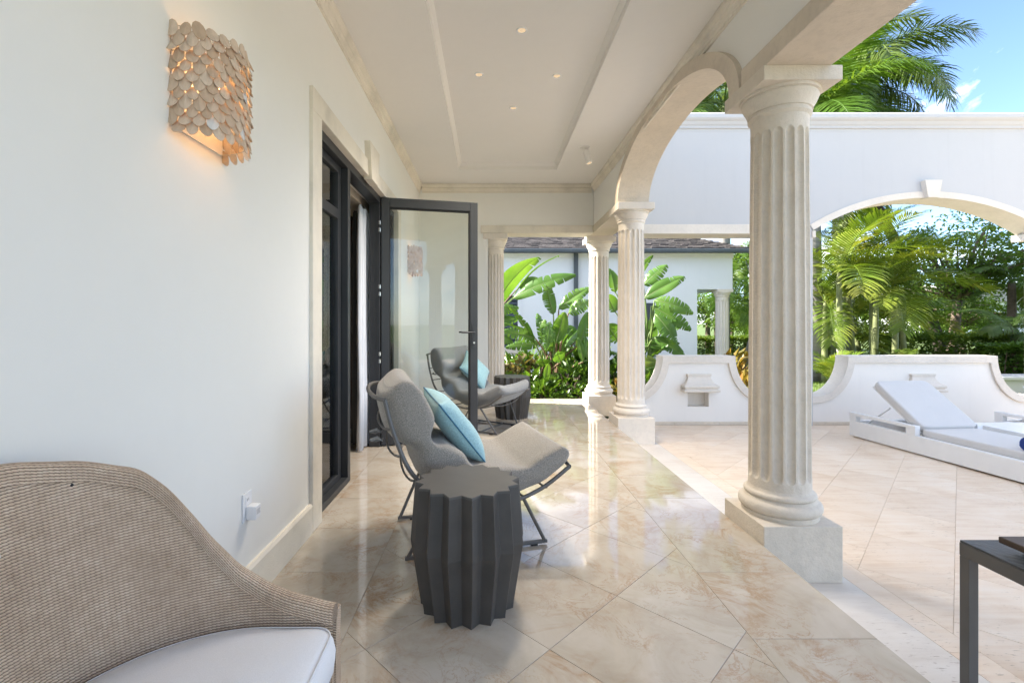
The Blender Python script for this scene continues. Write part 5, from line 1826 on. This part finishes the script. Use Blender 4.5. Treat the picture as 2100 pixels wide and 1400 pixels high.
for i, (x, y, h, rx) in enumerate(((9.5, 27, 4.6, 2.6), (13.0, 28, 5.0, 2.8), (6.2, 25, 4.0, 2.3), (17.5, 26, 5.0, 3.0), (11.5, 21, 3.4, 2.1), (15.5, 21.5, 3.8, 2.3), (21.0, 21.5, 4.0, 2.2))):
    broad_tree('background_tree', ('dense leafy tree beyond the shingle-roofed house' if x < 10 else ('leafy tree beyond the hedge and the shade trees' if y < 24 else BL)), (x, y, G), h, rx, rx*0.8, h*0.34, h*0.52, 50, 46, 0.22, 300+i, 'leaf_tree', 'bark_brown', 0.16, group='background trees', spread=0.38)

# ---- clipped hedges
def hedge(label, x0, x1, y0, y1, z0, z1, n, seed, mat='leaf_hedge', ls=0.11):
    e = thing('hedge', label, 'hedge', ((x0+x1)/2, (y0+y1)/2, z0))
    r = random.Random(seed)
    m = MB()
    for k in range(n):
        u = r.random()
        x, y, z = r.uniform(x0, x1), r.uniform(y0, y1), r.uniform(z0, z1)
        w = 0.10*mnoise.noise(Vector((x*1.7, y*1.7, z*1.7+seed)))
        if u < 0.5: z = z1+w-abs(r.gauss(0, 0.05)); d = Vector((r.uniform(-1, 1), r.uniform(-1, 1), 0.7))
        elif u < 0.85: y = y0+w+abs(r.gauss(0, 0.06)); d = Vector((r.uniform(-1, 1), -0.8, r.uniform(-0.5, 0.8)))
        else: d = Vector((r.uniform(-1, 1), r.uniform(-1, 1), r.uniform(-0.5, 1)))
        leaf_quads(m, Vector((x, y, z))-e.location, d, Vector((r.uniform(-0.5, 0.5), r.uniform(-0.5, 0.5), 1)), ls*r.uniform(0.7, 1.3), ls*0.6)
    m.build('foliage', MAT[mat], e)
    st = MB()
    x = x0+0.15
    while x < x1:
        st.tube([(x-e.location.x, 0, -0.05), (x-e.location.x+r.uniform(-0.1, 0.1), r.uniform(-0.15, 0.15), (z1-z0)*0.85)], [0.02, 0.008], 5)
        x += 0.28
    st.build('stems', MAT['bark_brown'], e)
hedge('clipped green hedge running behind the wide scalloped wall', 10.4, 17.2, 12.8, 13.9, G, 0.82, 15000, 1, ls=0.12)
hedge('round green hedge end beside the white ledge', 12.3, 14.6, 10.9, 11.9, G, 0.62, 7000, 2, 'leaf_shrub', 0.13)
hedge('dark green hedge seen through the open corner of the shingle-roofed house', 6.8, 10.6, 16.8, 17.8, G, 0.65, 9000, 3)
# white ledge of the far terrace
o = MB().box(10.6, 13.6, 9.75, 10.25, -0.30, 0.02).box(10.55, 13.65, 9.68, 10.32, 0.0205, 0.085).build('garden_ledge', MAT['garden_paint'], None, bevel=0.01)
tag(o, 'white garden ledge beyond the scalloped wall beside the hedge', 'ledge')
# ---- far white house
fh = thing('far_house', 'pale house far behind the shade tree', 'building', (43.5, 42, -0.3))
MB().box(-5, 5, 0, 6, 0, 3.4).build('wall', MAT['far_paint'], fh)
m = MB(); m.prism([(-5.5, 3.405), (5.5, 3.405), (3.4, 4.9), (-3.4, 4.9)], 'y', -0.5, 6.5)
m.build('roof', MAT['far_roof'], fh)
for x in (-3, 0, 3):
    wn_ = MB().box(x-0.6, x+0.6, -0.05, 0.05, 1.0, 2.4).build('window', MAT['shutter'], fh)
# ---- lawn blades where the lawn shows between the walls
r = random.Random(77)
m = MB()
for k in range(9000):
    x, y = r.uniform(6.2, 11.5), r.uniform(7.2, 13.0)
    a = r.uniform(0, 6.28); h = r.uniform(0.03, 0.065)
    dx, dy = 0.006*math.cos(a), 0.006*math.sin(a)
    m.add([(x-dx, y-dy, G), (x+dx, y+dy, G), (x+r.uniform(-0.03, 0.03), y+r.uniform(-0.03, 0.03), G+h)], [(0, 1, 2)])
gr = m.build('grass', MAT['leaf_hedge'])
tag(gr, 'short mown grass of the lawn behind the walls', 'grass', kind='stuff')
